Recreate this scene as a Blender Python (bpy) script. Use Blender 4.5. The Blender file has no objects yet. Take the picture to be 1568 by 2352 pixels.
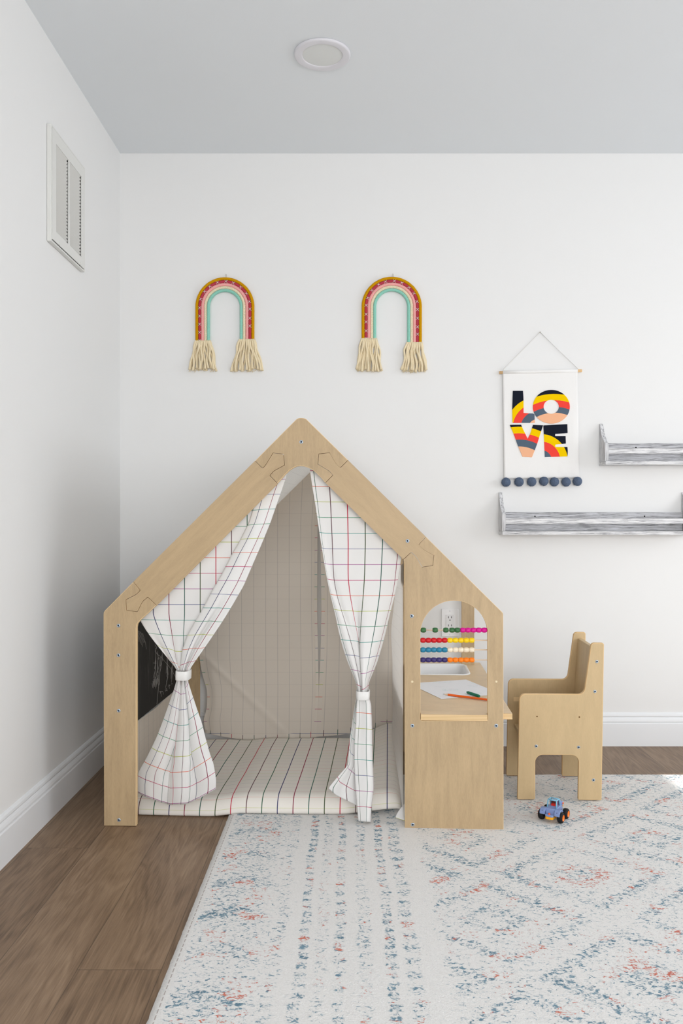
import bpy, bmesh, math, random
from mathutils import Vector, Matrix, noise as mnoise
random.seed(7)
PI = math.pi
C = bpy.context.scene.collection

# ------------------------------------------------------------------ camera model
FPX, CX, CY, CAMH = 1900.0, 797.0, 1190.0, 0.937
IMW, IMH = 1568, 2352
cam = bpy.data.cameras.new('camera'); camo = bpy.data.objects.new('camera', cam); C.objects.link(camo)
camo.location = (0, 0, CAMH); camo.rotation_euler = (PI/2, 0, 0)
cam.sensor_fit = 'VERTICAL'; cam.sensor_height = 36.0; cam.sensor_width = 24.0
cam.lens = 36.0*FPX/IMH
cam.shift_x = -(CX-IMW/2)/IMH; cam.shift_y = (CY-IMH/2)/IMH
cam.clip_start = 0.05
bpy.context.scene.camera = camo
sc = bpy.context.scene
sc.view_settings.view_transform = 'Standard'; sc.view_settings.look = 'None'
sc.view_settings.gamma = 1.0; sc.view_settings.exposure = 0.0
sc.view_settings.use_curve_mapping = False

def WP(px, py, Y):                      # world point at distance Y
    return Vector(((px-CX)*Y/FPX, Y, CAMH-(py-CY)*Y/FPX))
YAW = math.atan2(0.06, 1.2077)
CS, SN = math.cos(YAW), math.sin(YAW)
HX, HY = -0.742, 2.518
def H(u, v, z, x0=HX, y0=HY):           # house frame to world
    return Vector((x0+u*CS+v*SN, y0-u*SN+v*CS, z))
def HP(px, py, v=0.0, x0=HX, y0=HY):    # point of the plane at house depth v
    dx, dz = (px-CX)/FPX, -(py-CY)/FPX
    t = (v + x0*SN + y0*CS)/(dx*SN+CS)
    return Vector((dx*t, t, CAMH+dz*t))
def HUZ(px, py, v=0.0, x0=HX, y0=HY):
    p = HP(px, py, v, x0, y0)
    return ((p.x-x0)*CS-(p.y-y0)*SN, p.z)
def HU(px, py, u, x0=HX, y0=HY):        # point of the plane at house width u
    dx, dz = (px-CX)/FPX, -(py-CY)/FPX
    t = (u + x0*CS - y0*SN)/(dx*CS-SN)
    return Vector((dx*t, t, CAMH+dz*t))
def TZ(px, py, z):                      # point of the level plane at height z
    t = (CAMH-z)/((py-CY)/FPX)
    return Vector(((px-CX)*t/FPX, t, z))

# ------------------------------------------------------------------ object helpers
def thing(name, label, cat, loc=(0,0,0), rz=0.0, group=None):
    o = bpy.data.objects.new(name, None); C.objects.link(o)
    o.empty_display_size = 0.05
    o.location = loc; o.rotation_euler = (0, 0, rz)
    o['label'] = label; o['category'] = cat
    if group: o['group'] = group
    return o
def wmat(o):
    m = Matrix.LocRotScale(o.location, o.rotation_euler, None)
    return wmat(o.parent) @ m if o.parent else m
def tag(o, label, cat, group=None):
    o['label'] = label; o['category'] = cat
    if group: o['group'] = group
def obj(name, bm, mats, parent=None, smooth=False, bevel=0.0, seg=2, label=None, subsurf=0, angle=35, edge=False):
    """bm in world coordinates -> one mesh object under parent"""
    if parent is not None:
        bm.transform(wmat(parent).inverted())
    me = bpy.data.meshes.new(name)
    bm.to_mesh(me); bm.free()
    if not isinstance(mats, (list, tuple)): mats = [mats]
    for m in mats: me.materials.append(m)
    if smooth:
        for p in me.polygons: p.use_smooth = True
    o = bpy.data.objects.new(name, me); C.objects.link(o)
    if parent is not None: o.parent = parent
    if bevel:
        b = o.modifiers.new('bevel', 'BEVEL'); b.width = bevel; b.segments = seg
        b.limit_method = 'ANGLE'; b.angle_limit = math.radians(angle)
        if edge: b.material = 1
    if subsurf:
        s = o.modifiers.new('sub', 'SUBSURF'); s.levels = subsurf; s.render_levels = subsurf
    if label: o['label'] = label
    return o
def struct(name, bm, mats, parent=None, **k):
    o = obj(name, bm, mats, parent, **k)
    if parent is None: o['kind'] = 'structure'
    return o
def NB(): return bmesh.new()
def add_box(bm, lo, hi, fn=None, mi=0):
    vs = []
    for x in (lo[0], hi[0]):
        for y in (lo[1], hi[1]):
            for z in (lo[2], hi[2]):
                p = fn(x, y, z) if fn else Vector((x, y, z))
                vs.append(bm.verts.new(p))
    for f in ((0,1,3,2),(4,6,7,5),(0,4,5,1),(2,3,7,6),(0,2,6,4),(1,5,7,3)):
        fc = bm.faces.new([vs[i] for i in f]); fc.material_index = mi
    bmesh.ops.recalc_face_normals(bm, faces=bm.faces)
    return bm
def box(lo, hi, fn=None): return add_box(NB(), lo, hi, fn)
def prism(loop, off, holes=(), edge_mi=1, bm=None, mi=0):
    """flat polygon (world points) with holes, thickened by the vector off"""
    bm = bm or NB()
    off = Vector(off)
    nv0 = []
    loops = [loop]+list(holes)
    fl = []; edges = []
    for L in loops:
        vs = [bm.verts.new(p) for p in L]
        fl.append(vs)
        for i in range(len(vs)): edges.append(bm.edges.new((vs[i], vs[(i+1) % len(vs)])))
    before = set(bm.faces)
    if len(loops) == 1:
        f = bm.faces.new(fl[0]); new = [f]
    else:
        r = bmesh.ops.triangle_fill(bm, use_beauty=True, use_dissolve=False, edges=edges)
        new = [g for g in r['geom'] if isinstance(g, bmesh.types.BMFace)]
    for f in new: f.material_index = mi
    back = {}
    for vs in fl:
        for v in vs: back[v] = bm.verts.new(v.co+off)
    for f in list(new):
        g = bm.faces.new([back[v] for v in reversed(f.verts)]); g.material_index = mi
    for vs in fl:
        n = len(vs)
        for i in range(n):
            a, b = vs[i], vs[(i+1) % n]
            g = bm.faces.new((a, b, back[b], back[a])); g.material_index = edge_mi
    bmesh.ops.recalc_face_normals(bm, faces=bm.faces)
    return bm
def frames(pts):
    """parallel-transport frames along a polyline"""
    n = len(pts); tang = []
    for i in range(n):
        t = pts[min(i+1, n-1)]-pts[max(i-1, 0)]
        tang.append(t.normalized() if t.length > 1e-9 else Vector((0, 0, 1)))
    a = Vector((0, 0, 1)) if abs(tang[0].z) < 0.9 else Vector((1, 0, 0))
    nx = (a-tang[0]*a.dot(tang[0])).normalized()
    out = []
    for i in range(n):
        nx = (nx-tang[i]*nx.dot(tang[i])).normalized()
        out.append((tang[i], nx, tang[i].cross(nx)))
    return out
def add_tube(bm, pts, r, seg=10, cap=True, mi=0, closed=False):
    """r: number, or function(i, angle) -> radius"""
    pts = [Vector(p) for p in pts]
    fr = frames(pts); rings = []
    for i, p in enumerate(pts):
        ring = []
        for k in range(seg):
            a = 2*PI*k/seg
            rr = r(i, a) if callable(r) else r
            ring.append(bm.verts.new(p+fr[i][1]*math.cos(a)*rr+fr[i][2]*math.sin(a)*rr))
        rings.append(ring)
    for i in range(len(rings)-1):
        for k in range(seg):
            f = bm.faces.new((rings[i][k], rings[i][(k+1) % seg], rings[i+1][(k+1) % seg], rings[i+1][k]))
            f.material_index = mi; f.smooth = True
    if cap:
        f = bm.faces.new(list(reversed(rings[0]))); f.material_index = mi
        f = bm.faces.new(rings[-1]); f.material_index = mi
    return bm
def add_lathe(bm, prof, origin, axis, seg=24, mi=0, mis=None):
    """prof: (distance along axis, radius) list"""
    axis = Vector(axis).normalized(); origin = Vector(origin)
    a = Vector((0, 0, 1)) if abs(axis.z) < 0.9 else Vector((1, 0, 0))
    e1 = (a-axis*a.dot(axis)).normalized(); e2 = axis.cross(e1)
    rings = []
    for d, r in prof:
        if r < 1e-7: rings.append([bm.verts.new(origin+axis*d)])
        else: rings.append([bm.verts.new(origin+axis*d+e1*math.cos(2*PI*k/seg)*r+e2*math.sin(2*PI*k/seg)*r) for k in range(seg)])
    for i in range(len(rings)-1):
        A, B = rings[i], rings[i+1]; m = mis[i] if mis else mi
        for k in range(seg):
            k2 = (k+1) % seg
            if len(A) == 1 and len(B) == 1: continue
            if len(A) == 1: f = bm.faces.new((A[0], B[k2], B[k]))
            elif len(B) == 1: f = bm.faces.new((A[k], A[k2], B[0]))
            else: f = bm.faces.new((A[k], A[k2], B[k2], B[k]))
            f.material_index = m; f.smooth = True
    return bm
def sheet(nu, nv, fn, uvf, bm=None, thick=0.0):
    """grid surface fn(i/nu, j/nv) -> world point; uvf -> cloth metres"""
    bm = bm or NB(); uvl = bm.loops.layers.uv.new('uv')
    g = [[bm.verts.new(fn(i/nu, j/nv)) for j in range(nv+1)] for i in range(nu+1)]
    for i in range(nu):
        for j in range(nv):
            f = bm.faces.new((g[i][j], g[i][j+1], g[i+1][j+1], g[i+1][j])); f.smooth = True
            for l, (a, b) in zip(f.loops, ((i, j), (i, j+1), (i+1, j+1), (i+1, j))):
                l[uvl].uv = uvf(a/nu, b/nv)
    return bm
def arc(cx, cy, r, a0, a1, n, ry=None):
    ry = ry or r
    return [(cx+r*math.cos(math.radians(a0+(a1-a0)*i/n)), cy+ry*math.sin(math.radians(a0+(a1-a0)*i/n))) for i in range(n+1)]
def roundpoly(pts, n=6):
    """pts: (x, y, r) -> polygon with rounded corners"""
    out = []; N = len(pts)
    for i in range(N):
        p0, p1, p2 = (Vector(pts[(i-1) % N][:2]), Vector(pts[i][:2]), Vector(pts[(i+1) % N][:2]))
        r = pts[i][2]
        if r <= 0: out.append(tuple(p1)); continue
        a, b = (p0-p1), (p2-p1); la, lb = a.length, b.length; a /= la; b /= lb
        th = math.acos(max(-1, min(1, a.dot(b))))
        d = min(r/math.tan(th/2), la*0.49, lb*0.49); r = d*math.tan(th/2)
        c = p1+(a+b).normalized()*(r/math.sin(th/2))
        s, e = p1+a*d-c, p1+b*d-c
        t0 = math.atan2(s.y, s.x); dt = math.atan2(e.y, e.x)-t0
        while dt > PI: dt -= 2*PI
        while dt < -PI: dt += 2*PI
        for k in range(n+1): out.append((c.x+r*math.cos(t0+dt*k/n), c.y+r*math.sin(t0+dt*k/n)))
    return out
def inset(pts, d):
    """shrink a simple polygon by d (mitred)"""
    n = len(pts)
    A = sum(pts[i][0]*pts[(i+1) % n][1]-pts[(i+1) % n][0]*pts[i][1] for i in range(n))
    s = 1 if A > 0 else -1; out = []
    for i in range(n):
        p0, p1, p2 = Vector(pts[i-1]), Vector(pts[i]), Vector(pts[(i+1) % n])
        e1, e2 = (p1-p0).normalized(), (p2-p1).normalized()
        n1, n2 = Vector((-e1.y, e1.x))*s, Vector((-e2.y, e2.x))*s
        m = n1+n2
        k = d/max(0.35, (1+n1.dot(n2)))
        out.append(tuple(p1+m*k))
    return out
def interp(tab, x):
    if x <= tab[0][0]: return tab[0][1]
    for (a, b), (c, d) in zip(tab, tab[1:]):
        if x <= c: return b+(d-b)*(x-a)/(c-a)
    return tab[-1][1]
def sinterp(tab, x):                     # smoothed look-up
    w = 6.0
    return (interp(tab, x-w)+2*interp(tab, x)+interp(tab, x+w))/4
def sm(a, b, x):
    t = max(0.0, min(1.0, (x-a)/(b-a))); return t*t*(3-2*t)
def lerp(a, b, t): return a+(b-a)*t

# ------------------------------------------------------------------ materials
def s2l(c): return tuple((x/12.92 if x <= 0.04045 else ((x+0.055)/1.055)**2.4) for x in [v/255.0 for v in c])+(1.0,)
class M:
    def __init__(s, name):
        s.mat = bpy.data.materials.new(name); s.mat.use_nodes = True
        s.nt = s.mat.node_tree; s.nt.nodes.clear()
        s.out = s.nt.nodes.new('ShaderNodeOutputMaterial')
        s.b = s.nt.nodes.new('ShaderNodeBsdfPrincipled')
        s.nt.links.new(s.b.outputs[0], s.out.inputs[0])
    def link(s, a, inp):
        if isinstance(a, bpy.types.NodeSocket): s.nt.links.new(a, inp)
        else: inp.default_value = a
    def m(s, op, *a):
        n = s.nt.nodes.new('ShaderNodeMath'); n.operation = op
        for i, x in enumerate(a): s.link(x, n.inputs[i])
        return n.outputs[0]
    def add(s, a, b): return s.m('ADD', a, b)
    def sub(s, a, b): return s.m('SUBTRACT', a, b)
    def mul(s, a, b): return s.m('MULTIPLY', a, b)
    def mx(s, a, b): return s.m('MAXIMUM', a, b)
    def mn(s, a, b): return s.m('MINIMUM', a, b)
    def coord(s, k='Object'):
        n = s.nt.nodes.new('ShaderNodeTexCoord'); return n.outputs[k]
    def sep(s, v):
        n = s.nt.nodes.new('ShaderNodeSeparateXYZ'); s.link(v, n.inputs[0]); return n.outputs[0], n.outputs[1], n.outputs[2]
    def comb(s, x, y, z=0.0):
        n = s.nt.nodes.new('ShaderNodeCombineXYZ')
        for i, a in enumerate((x, y, z)): s.link(a, n.inputs[i])
        return n.outputs[0]
    def noise(s, v, scale, detail=2.0, rough=0.5, dist=0.0):
        n = s.nt.nodes.new('ShaderNodeTexNoise'); s.link(v, n.inputs['Vector'])
        n.inputs['Scale'].default_value = scale; n.inputs['Detail'].default_value = detail
        n.inputs['Roughness'].default_value = rough; n.inputs['Distortion'].default_value = dist
        return n.outputs['Fac']
    def white(s, v, dim='1D'):
        n = s.nt.nodes.new('ShaderNodeTexWhiteNoise'); n.noise_dimensions = dim
        s.link(v, n.inputs['W' if dim == '1D' else 'Vector']); return n.outputs['Value']
    def ramp(s, f, stops, const=False):
        n = s.nt.nodes.new('ShaderNodeValToRGB'); r = n.color_ramp
        r.interpolation = 'CONSTANT' if const else 'LINEAR'
        while len(r.elements) < len(stops): r.elements.new(0.5)
        for e, (p, c) in zip(r.elements, stops): e.position = p; e.color = c
        s.link(f, n.inputs[0]); return n.outputs[0]
    def mix(s, f, a, b, mode='MIX'):
        n = s.nt.nodes.new('ShaderNodeMix'); n.data_type = 'RGBA'; n.blend_type = mode
        s.link(f, n.inputs[0]); s.link(a, n.inputs[6]); s.link(b, n.inputs[7]); return n.outputs[2]
    def step(s, x, lo, hi):              # smooth 0..1
        n = s.nt.nodes.new('ShaderNodeMapRange'); n.interpolation_type = 'SMOOTHSTEP'; n.clamp = True
        s.link(x, n.inputs[0]); s.link(lo, n.inputs[1]); s.link(hi, n.inputs[2]); return n.outputs[0]
    def bump(s, h, strength=0.3, dist=0.001):
        n = s.nt.nodes.new('ShaderNodeBump'); n.inputs['Strength'].default_value = strength
        n.inputs['Distance'].default_value = dist; s.link(h, n.inputs['Height'])
        s.nt.links.new(n.outputs[0], s.b.inputs['Normal']); return n.outputs[0]
    def base(s, c, rough=0.6, spec=0.3, metal=0.0):
        s.link(c, s.b.inputs['Base Color']); s.b.inputs['Roughness'].default_value = rough
        s.b.inputs['Specular IOR Level'].default_value = spec; s.b.inputs['Metallic'].default_value = metal
        return s
    def translucent(s, c, f):
        t = s.nt.nodes.new('ShaderNodeBsdfTranslucent'); s.link(c, t.inputs[0])
        mx = s.nt.nodes.new('ShaderNodeMixShader'); mx.inputs[0].default_value = f
        s.nt.links.new(s.b.outputs[0], mx.inputs[1]); s.nt.links.new(t.outputs[0], mx.inputs[2])
        s.nt.links.new(mx.outputs[0], s.out.inputs[0])

def plain(name, c, rough=0.6, spec=0.3, metal=0.0, grain=0.0, scale=300, bump=0.0):
    m = M(name); col = s2l(c)
    if grain or bump:
        n = m.noise(m.coord(), scale, 3)
        if bump: m.bump(n, bump, 0.002)
        if grain: col = m.mix(n, tuple(x*(1-grain) for x in col[:3])+(1,), tuple(min(1, x*(1+grain)) for x in col[:3])+(1,))
    m.base(col, rough, spec, metal)
    return m.mat

def wall_paint(name, c):
    m = M(name); co = m.coord()
    n = m.noise(co, 220, 3, 0.6); m.bump(n, 0.06, 0.002)
    m.base(s2l(c), 0.75, 0.2); return m.mat
m_wall = wall_paint('wall paint', (236, 236, 235))
m_ceil = wall_paint('ceiling paint', (231, 235, 238))
m_trim = plain('trim gloss paint', (237, 239, 241), 0.35, 0.4)
m_white = plain('white plastic', (238, 238, 238), 0.35, 0.5)
m_vent = plain('vent enamel', (226, 226, 222), 0.4, 0.4)
m_dark = plain('dark cavity', (22, 22, 22), 0.9, 0.1)
m_disc = plain('light diffuser', (220, 222, 220), 0.3, 0.5)
m_ring = plain('light trim ring', (222, 221, 226), 0.35, 0.5)

def ply_face(name, c, sx, sy, sz, contrast=0.10, slope=0):
    m = M(name); x, y, z = m.sep(m.coord())
    if slope: x, z = m.sub(x, m.mul(z, slope)), m.add(z, m.mul(x, slope))
    v = m.comb(m.mul(x, sx), m.mul(y, sy), m.mul(z, sz))
    n1 = m.noise(v, 6, 4, 0.6, 0.6); n2 = m.noise(v, 60, 3, 0.7)
    n3 = m.noise(m.coord(), 3.0, 2, 0.5, 0.3)
    f = m.add(m.add(m.mul(n1, 0.45), m.mul(n2, 0.35)), m.mul(n3, 0.25))
    col = s2l(c)
    a = tuple(q*(1-contrast*2.0) for q in col[:3])+(1,); b = tuple(min(1, q*(1+contrast*1.4)) for q in col[:3])+(1,)
    m.base(m.ramp(f, [(0.3, a), (0.72, b)]), 0.45, 0.35); m.bump(n2, 0.05, 0.001)
    return m.mat
def ply_edge(name, axis, pitch=0.0042):
    m = M(name); co = m.sep(m.coord()); t = m.m('FRACT', m.m('DIVIDE', co[axis], pitch))
    col = m.ramp(t, [(0.0, s2l((236, 208, 162))), (0.42, s2l((228, 196, 148))), (0.56, s2l((190, 148, 96))), (0.8, s2l((232, 203, 156)))])
    m.base(col, 0.55, 0.25); return m.mat
m_ply = ply_face('birch plywood upright grain', (188, 163, 127), 9, 9, 1.0, 0.13)
m_plyL = ply_face('birch plywood left slope grain', (188, 163, 127), 7, 9, 0.8, 0.09, 1.0)
m_plyR = ply_face('birch plywood right slope grain', (188, 163, 127), 7, 9, 0.8, 0.07, -1.0)
m_plyT = ply_face('birch plywood level', (226, 200, 164), 1.6, 5, 5, 0.07)
m_plyC = ply_face('birch plywood chair', (206, 180, 138), 6, 6, 1.2, 0.06)
m_edgeY = ply_edge('plywood edge layers', 1); m_edgeZ = ply_edge('plywood edge layers level', 2)
m_edgeC = plain('chair plywood edge', (224, 190, 140), 0.5, 0.3)
m_bolt = plain('zinc bolt', (176, 190, 204), 0.3, 0.5, 0.7)
m_hole = plain('bolt socket', (44, 52, 66), 0.6, 0.3, 0.3)
m_plug = plain('wood dowel plug', (232, 215, 180), 0.6, 0.2)

# woven cloth with printed grid lines --------------------------------------
VC = [(30, 92, 66), (40, 44, 96), (138, 26, 62), (42, 96, 84), (62, 80, 44), (196, 22, 62), (96, 58, 66)]
HC = [(190, 200, 70), (228, 106, 62), (190, 36, 98), (176, 96, 158), (120, 124, 164), (62, 160, 150), (90, 162, 124)]
def grid_cloth(name, base, pitch=0.048, vw=0.0026, hw=0.0017, vs=1.0, hs=1.0, trans=0.3, faint=False, voff=0.0, uoff=0.0, single=None):
    m = M(name); u, v, _ = m.sep(m.coord('UV'))
    def lines(x, w, off):
        q = m.add(m.m('DIVIDE', x, pitch), 98.5+off)
        fr = m.m('ABSOLUTE', m.sub(m.m('FRACT', q), 0.5))
        on = m.sub(1.0, m.step(fr, w/pitch*0.38, w/pitch*0.55))
        idx = m.m('DIVIDE', m.m('FLOORED_MODULO', m.m('FLOOR', q), 7.0), 7.0)
        return on, idx
    lu, iu = lines(u, vw, uoff); lv, iv = lines(v, hw, voff)
    cv = m.ramp(m.add(iu, 0.02), [(i/7, s2l(c)) for i, c in enumerate(VC)], True)
    ch = m.ramp(m.add(iv, 0.02), [(i/7, s2l(c)) for i, c in enumerate(HC)], True)
    if faint: cv = s2l((150, 146, 146)); ch = s2l((158, 152, 150))
    wv = m.noise(m.comb(m.mul(u, 900), m.mul(v, 900)), 1.0, 2, 0.6)
    b = s2l(base)
    col = m.mix(wv, tuple(x*0.95 for x in b[:3])+(1,), tuple(min(1, x*1.03) for x in b[:3])+(1,))
    col = m.mix(m.mul(lv, hs), col, ch); col = m.mix(m.mul(lu, vs), col, cv)
    m.base(col, 0.9, 0.1); m.bump(wv, 0.12, 0.0006)
    if trans: m.translucent(col, trans)
    return m.mat
m_cloth = grid_cloth('printed cotton', (244, 243, 241), trans=0.12)
m_inside = grid_cloth('printed cotton reverse', (241, 232, 220), faint=True, vs=0.30, hs=0.13, trans=0.3)
m_hem = grid_cloth('printed cotton hem', (241, 233, 222), vw=0.0022, hw=0.0018, trans=0.3)
m_roof = grid_cloth('printed cotton roof reverse', (242, 239, 234), faint=True, vs=0.25, hs=0.15, trans=0.6)
m_mat = grid_cloth('quilted mat cotton', (236, 231, 223), vw=0.0028, hw=0.0019, hs=0.5, trans=0.0)
m_band = plain('white cotton band', (236, 235, 232), 0.9, 0.1, grain=0.04, scale=500)

# ------------------------------------------------------------------ the room
XL, XR, YB, YF, HC_ = -0.935, 3.40, 3.41, -1.70, 2.44
def floor_mat():
    m = M('oak plank floor'); x, y, z = m.sep(m.coord())
    q = m.m('DIVIDE', m.add(x, 0.91+1.75), 0.175); idx = m.m('FLOOR', q); fx = m.m('FRACT', q)
    yy = m.m('DIVIDE', m.sub(y, m.add(2.35, m.mul(m.sub(idx, 10.0), 0.433))), 1.5)
    fy = m.m('FRACT', m.add(yy, 20.0)); row = m.m('FLOOR', m.add(yy, 20.0))
    rnd = m.white(m.comb(idx, row, 0.0), '3D')
    ox = m.add(m.mul(x, 1.0), m.mul(rnd, 7.0)); oy = m.add(y, m.mul(rnd, 31.0))
    big = m.noise(m.comb(m.mul(ox, 7.0), m.mul(oy, 1.0)), 1.0, 3, 0.55, 0.9)
    rings = m.m('SINE', m.mul(m.add(m.mul(big, 16.0), m.mul(ox, 9.0)), 4.2))
    fine = m.noise(m.comb(m.mul(ox, 210.0), m.mul(oy, 8.0)), 1.0, 4, 0.7)
    blot = m.noise(m.comb(m.mul(ox, 9.0), m.mul(oy, 2.2)), 1.0, 3, 0.6, 0.5)
    t = m.add(m.add(m.mul(rings, 0.05), m.mul(fine, 0.55)), m.add(m.mul(blot, 0.42), m.sub(m.mul(rnd, 0.07), 0.03)))
    col = m.ramp(t, [(0.28, s2l((92, 71, 53))), (0.5, s2l((131, 107, 84))), (0.72, s2l((156, 131, 106)))])
    ed = m.mn(m.mul(m.mn(fx, m.sub(1.0, fx)), 0.175), m.mul(m.mn(fy, m.sub(1.0, fy)), 1.5))
    gap = m.sub(1.0, m.step(ed, 0.0004, 0.0016))
    col = m.mix(m.mul(gap, 0.55), col, s2l((58, 44, 34)))
    m.base(col, 0.42, 0.35)
    m.bump(m.sub(m.mul(fine, 0.5), gap), 0.15, 0.001)
    return m.mat
struct('floor', box((XL-0.1, YF-0.1, -0.1), (XR+0.1, YB+0.1, 0.0)), floor_mat())
struct('ceiling', box((XL-0.1, YF-0.1, HC_), (XR+0.1, YB+0.1, HC_+0.1)), m_ceil)
struct('wall_left', box((XL-0.1, YF-0.1, 0), (XL, YB+0.1, HC_)), m_wall)
struct('wall_back', box((XL, YB, 0), (XR, YB+0.1, HC_)), m_wall)
def wall_hole(lo2, hi2, hole, fn, off):
    (a0, b0), (a1, b1) = hole
    return prism([fn(lo2[0], lo2[1]), fn(hi2[0], lo2[1]), fn(hi2[0], hi2[1]), fn(lo2[0], hi2[1])], off,
                 [[fn(a0, b0), fn(a0, b1), fn(a1, b1), fn(a1, b0)]], 0)
WR = ((0.7, 0.75), (3.05, 2.12))          # window in the right wall (y, z)
WF = ((-0.45, 0.35), (2.15, 2.1))        # window behind the camera (x, z)
struct('wall_right', wall_hole((YF-0.1, 0), (YB+0.1, HC_), WR, lambda a, b: Vector((XR, a, b)), (0.1, 0, 0)), m_wall)
struct('wall_front', wall_hole((XL, 0), (XR, HC_), WF, lambda a, b: Vector((a, YF, b)), (0, -0.1, 0)), m_wall)
def glass():
    m = M('window glass'); t = m.nt.nodes.new('ShaderNodeBsdfTransparent'); mx = m.nt.nodes.new('ShaderNodeMixShader')
    m.base((1, 1, 1, 1), 0.02, 0.5); mx.inputs[0].default_value = 0.06
    m.nt.links.new(t.outputs[0], mx.inputs[1]); m.nt.links.new(m.b.outputs[0], mx.inputs[2]); m.nt.links.new(mx.outputs[0], m.out.inputs[0])
    return m.mat
m_glass = glass()
def window(name, hole, fn, n):
    (a0, b0), (a1, b1) = hole; w = 0.05
    r = struct(name, prism([fn(a0, b0, 0.03), fn(a1, b0, 0.03), fn(a1, b1, 0.03), fn(a0, b1, 0.03)], fn(0, 0, 0.04)-fn(0, 0, 0),
        [[fn(a0+w, b0+w, 0.03), fn(a0+w, b1-w, 0.03), fn(a1-w, b1-w, 0.03), fn(a1-w, b0+w, 0.03)]], 0), m_trim)
    g = NB()
    vs = [g.verts.new(fn(a, b, 0.05)) for a, b in ((a0+w, b0+w), (a1-w, b0+w), (a1-w, b1-w), (a0+w, b1-w))]
    g.faces.new(vs); obj('pane', g, m_glass, r)
    bmid = (b0+b1)/2
    bar = NB()
    vs = [fn(a0+w, bmid-0.02, 0.035), fn(a1-w, bmid-0.02, 0.035), fn(a1-w, bmid+0.02, 0.035), fn(a0+w, bmid+0.02, 0.035)]
    obj('meeting_rail', prism(vs, fn(0, 0, 0.03)-fn(0, 0, 0), (), 0, bar), m_trim, r)
window('window_1', WR, lambda a, b, d: Vector((XR+d, a, b)), 1)
window('window_2', WF, lambda a, b, d: Vector((a, YF-d, b)), 2)
# baseboards with a stepped moulding: (out from wall, height)
BP = [(0, 0), (0.014, 0), (0.014, 0.092), (0.0125, 0.0955), (0.0105, 0.0965), (0.0125, 0.0985), (0.0125, 0.104), (0.0105, 0.111), (0.008, 0.1165),
      (0.006, 0.1175), (0.0075, 0.1195), (0.0085, 0.123), (0.0075, 0.129), (0.004, 0.1345), (0.0, 0.136)]
struct('baseboard_left', prism([Vector((XL+a, YF, b)) for a, b in BP], (0, YB-YF, 0), (), 0), m_trim)
struct('baseboard_back', prism([Vector((XL+0.014, YB-a, b)) for a, b in BP], (XR-XL-0.014, 0, 0), (), 0), m_trim)

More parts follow.
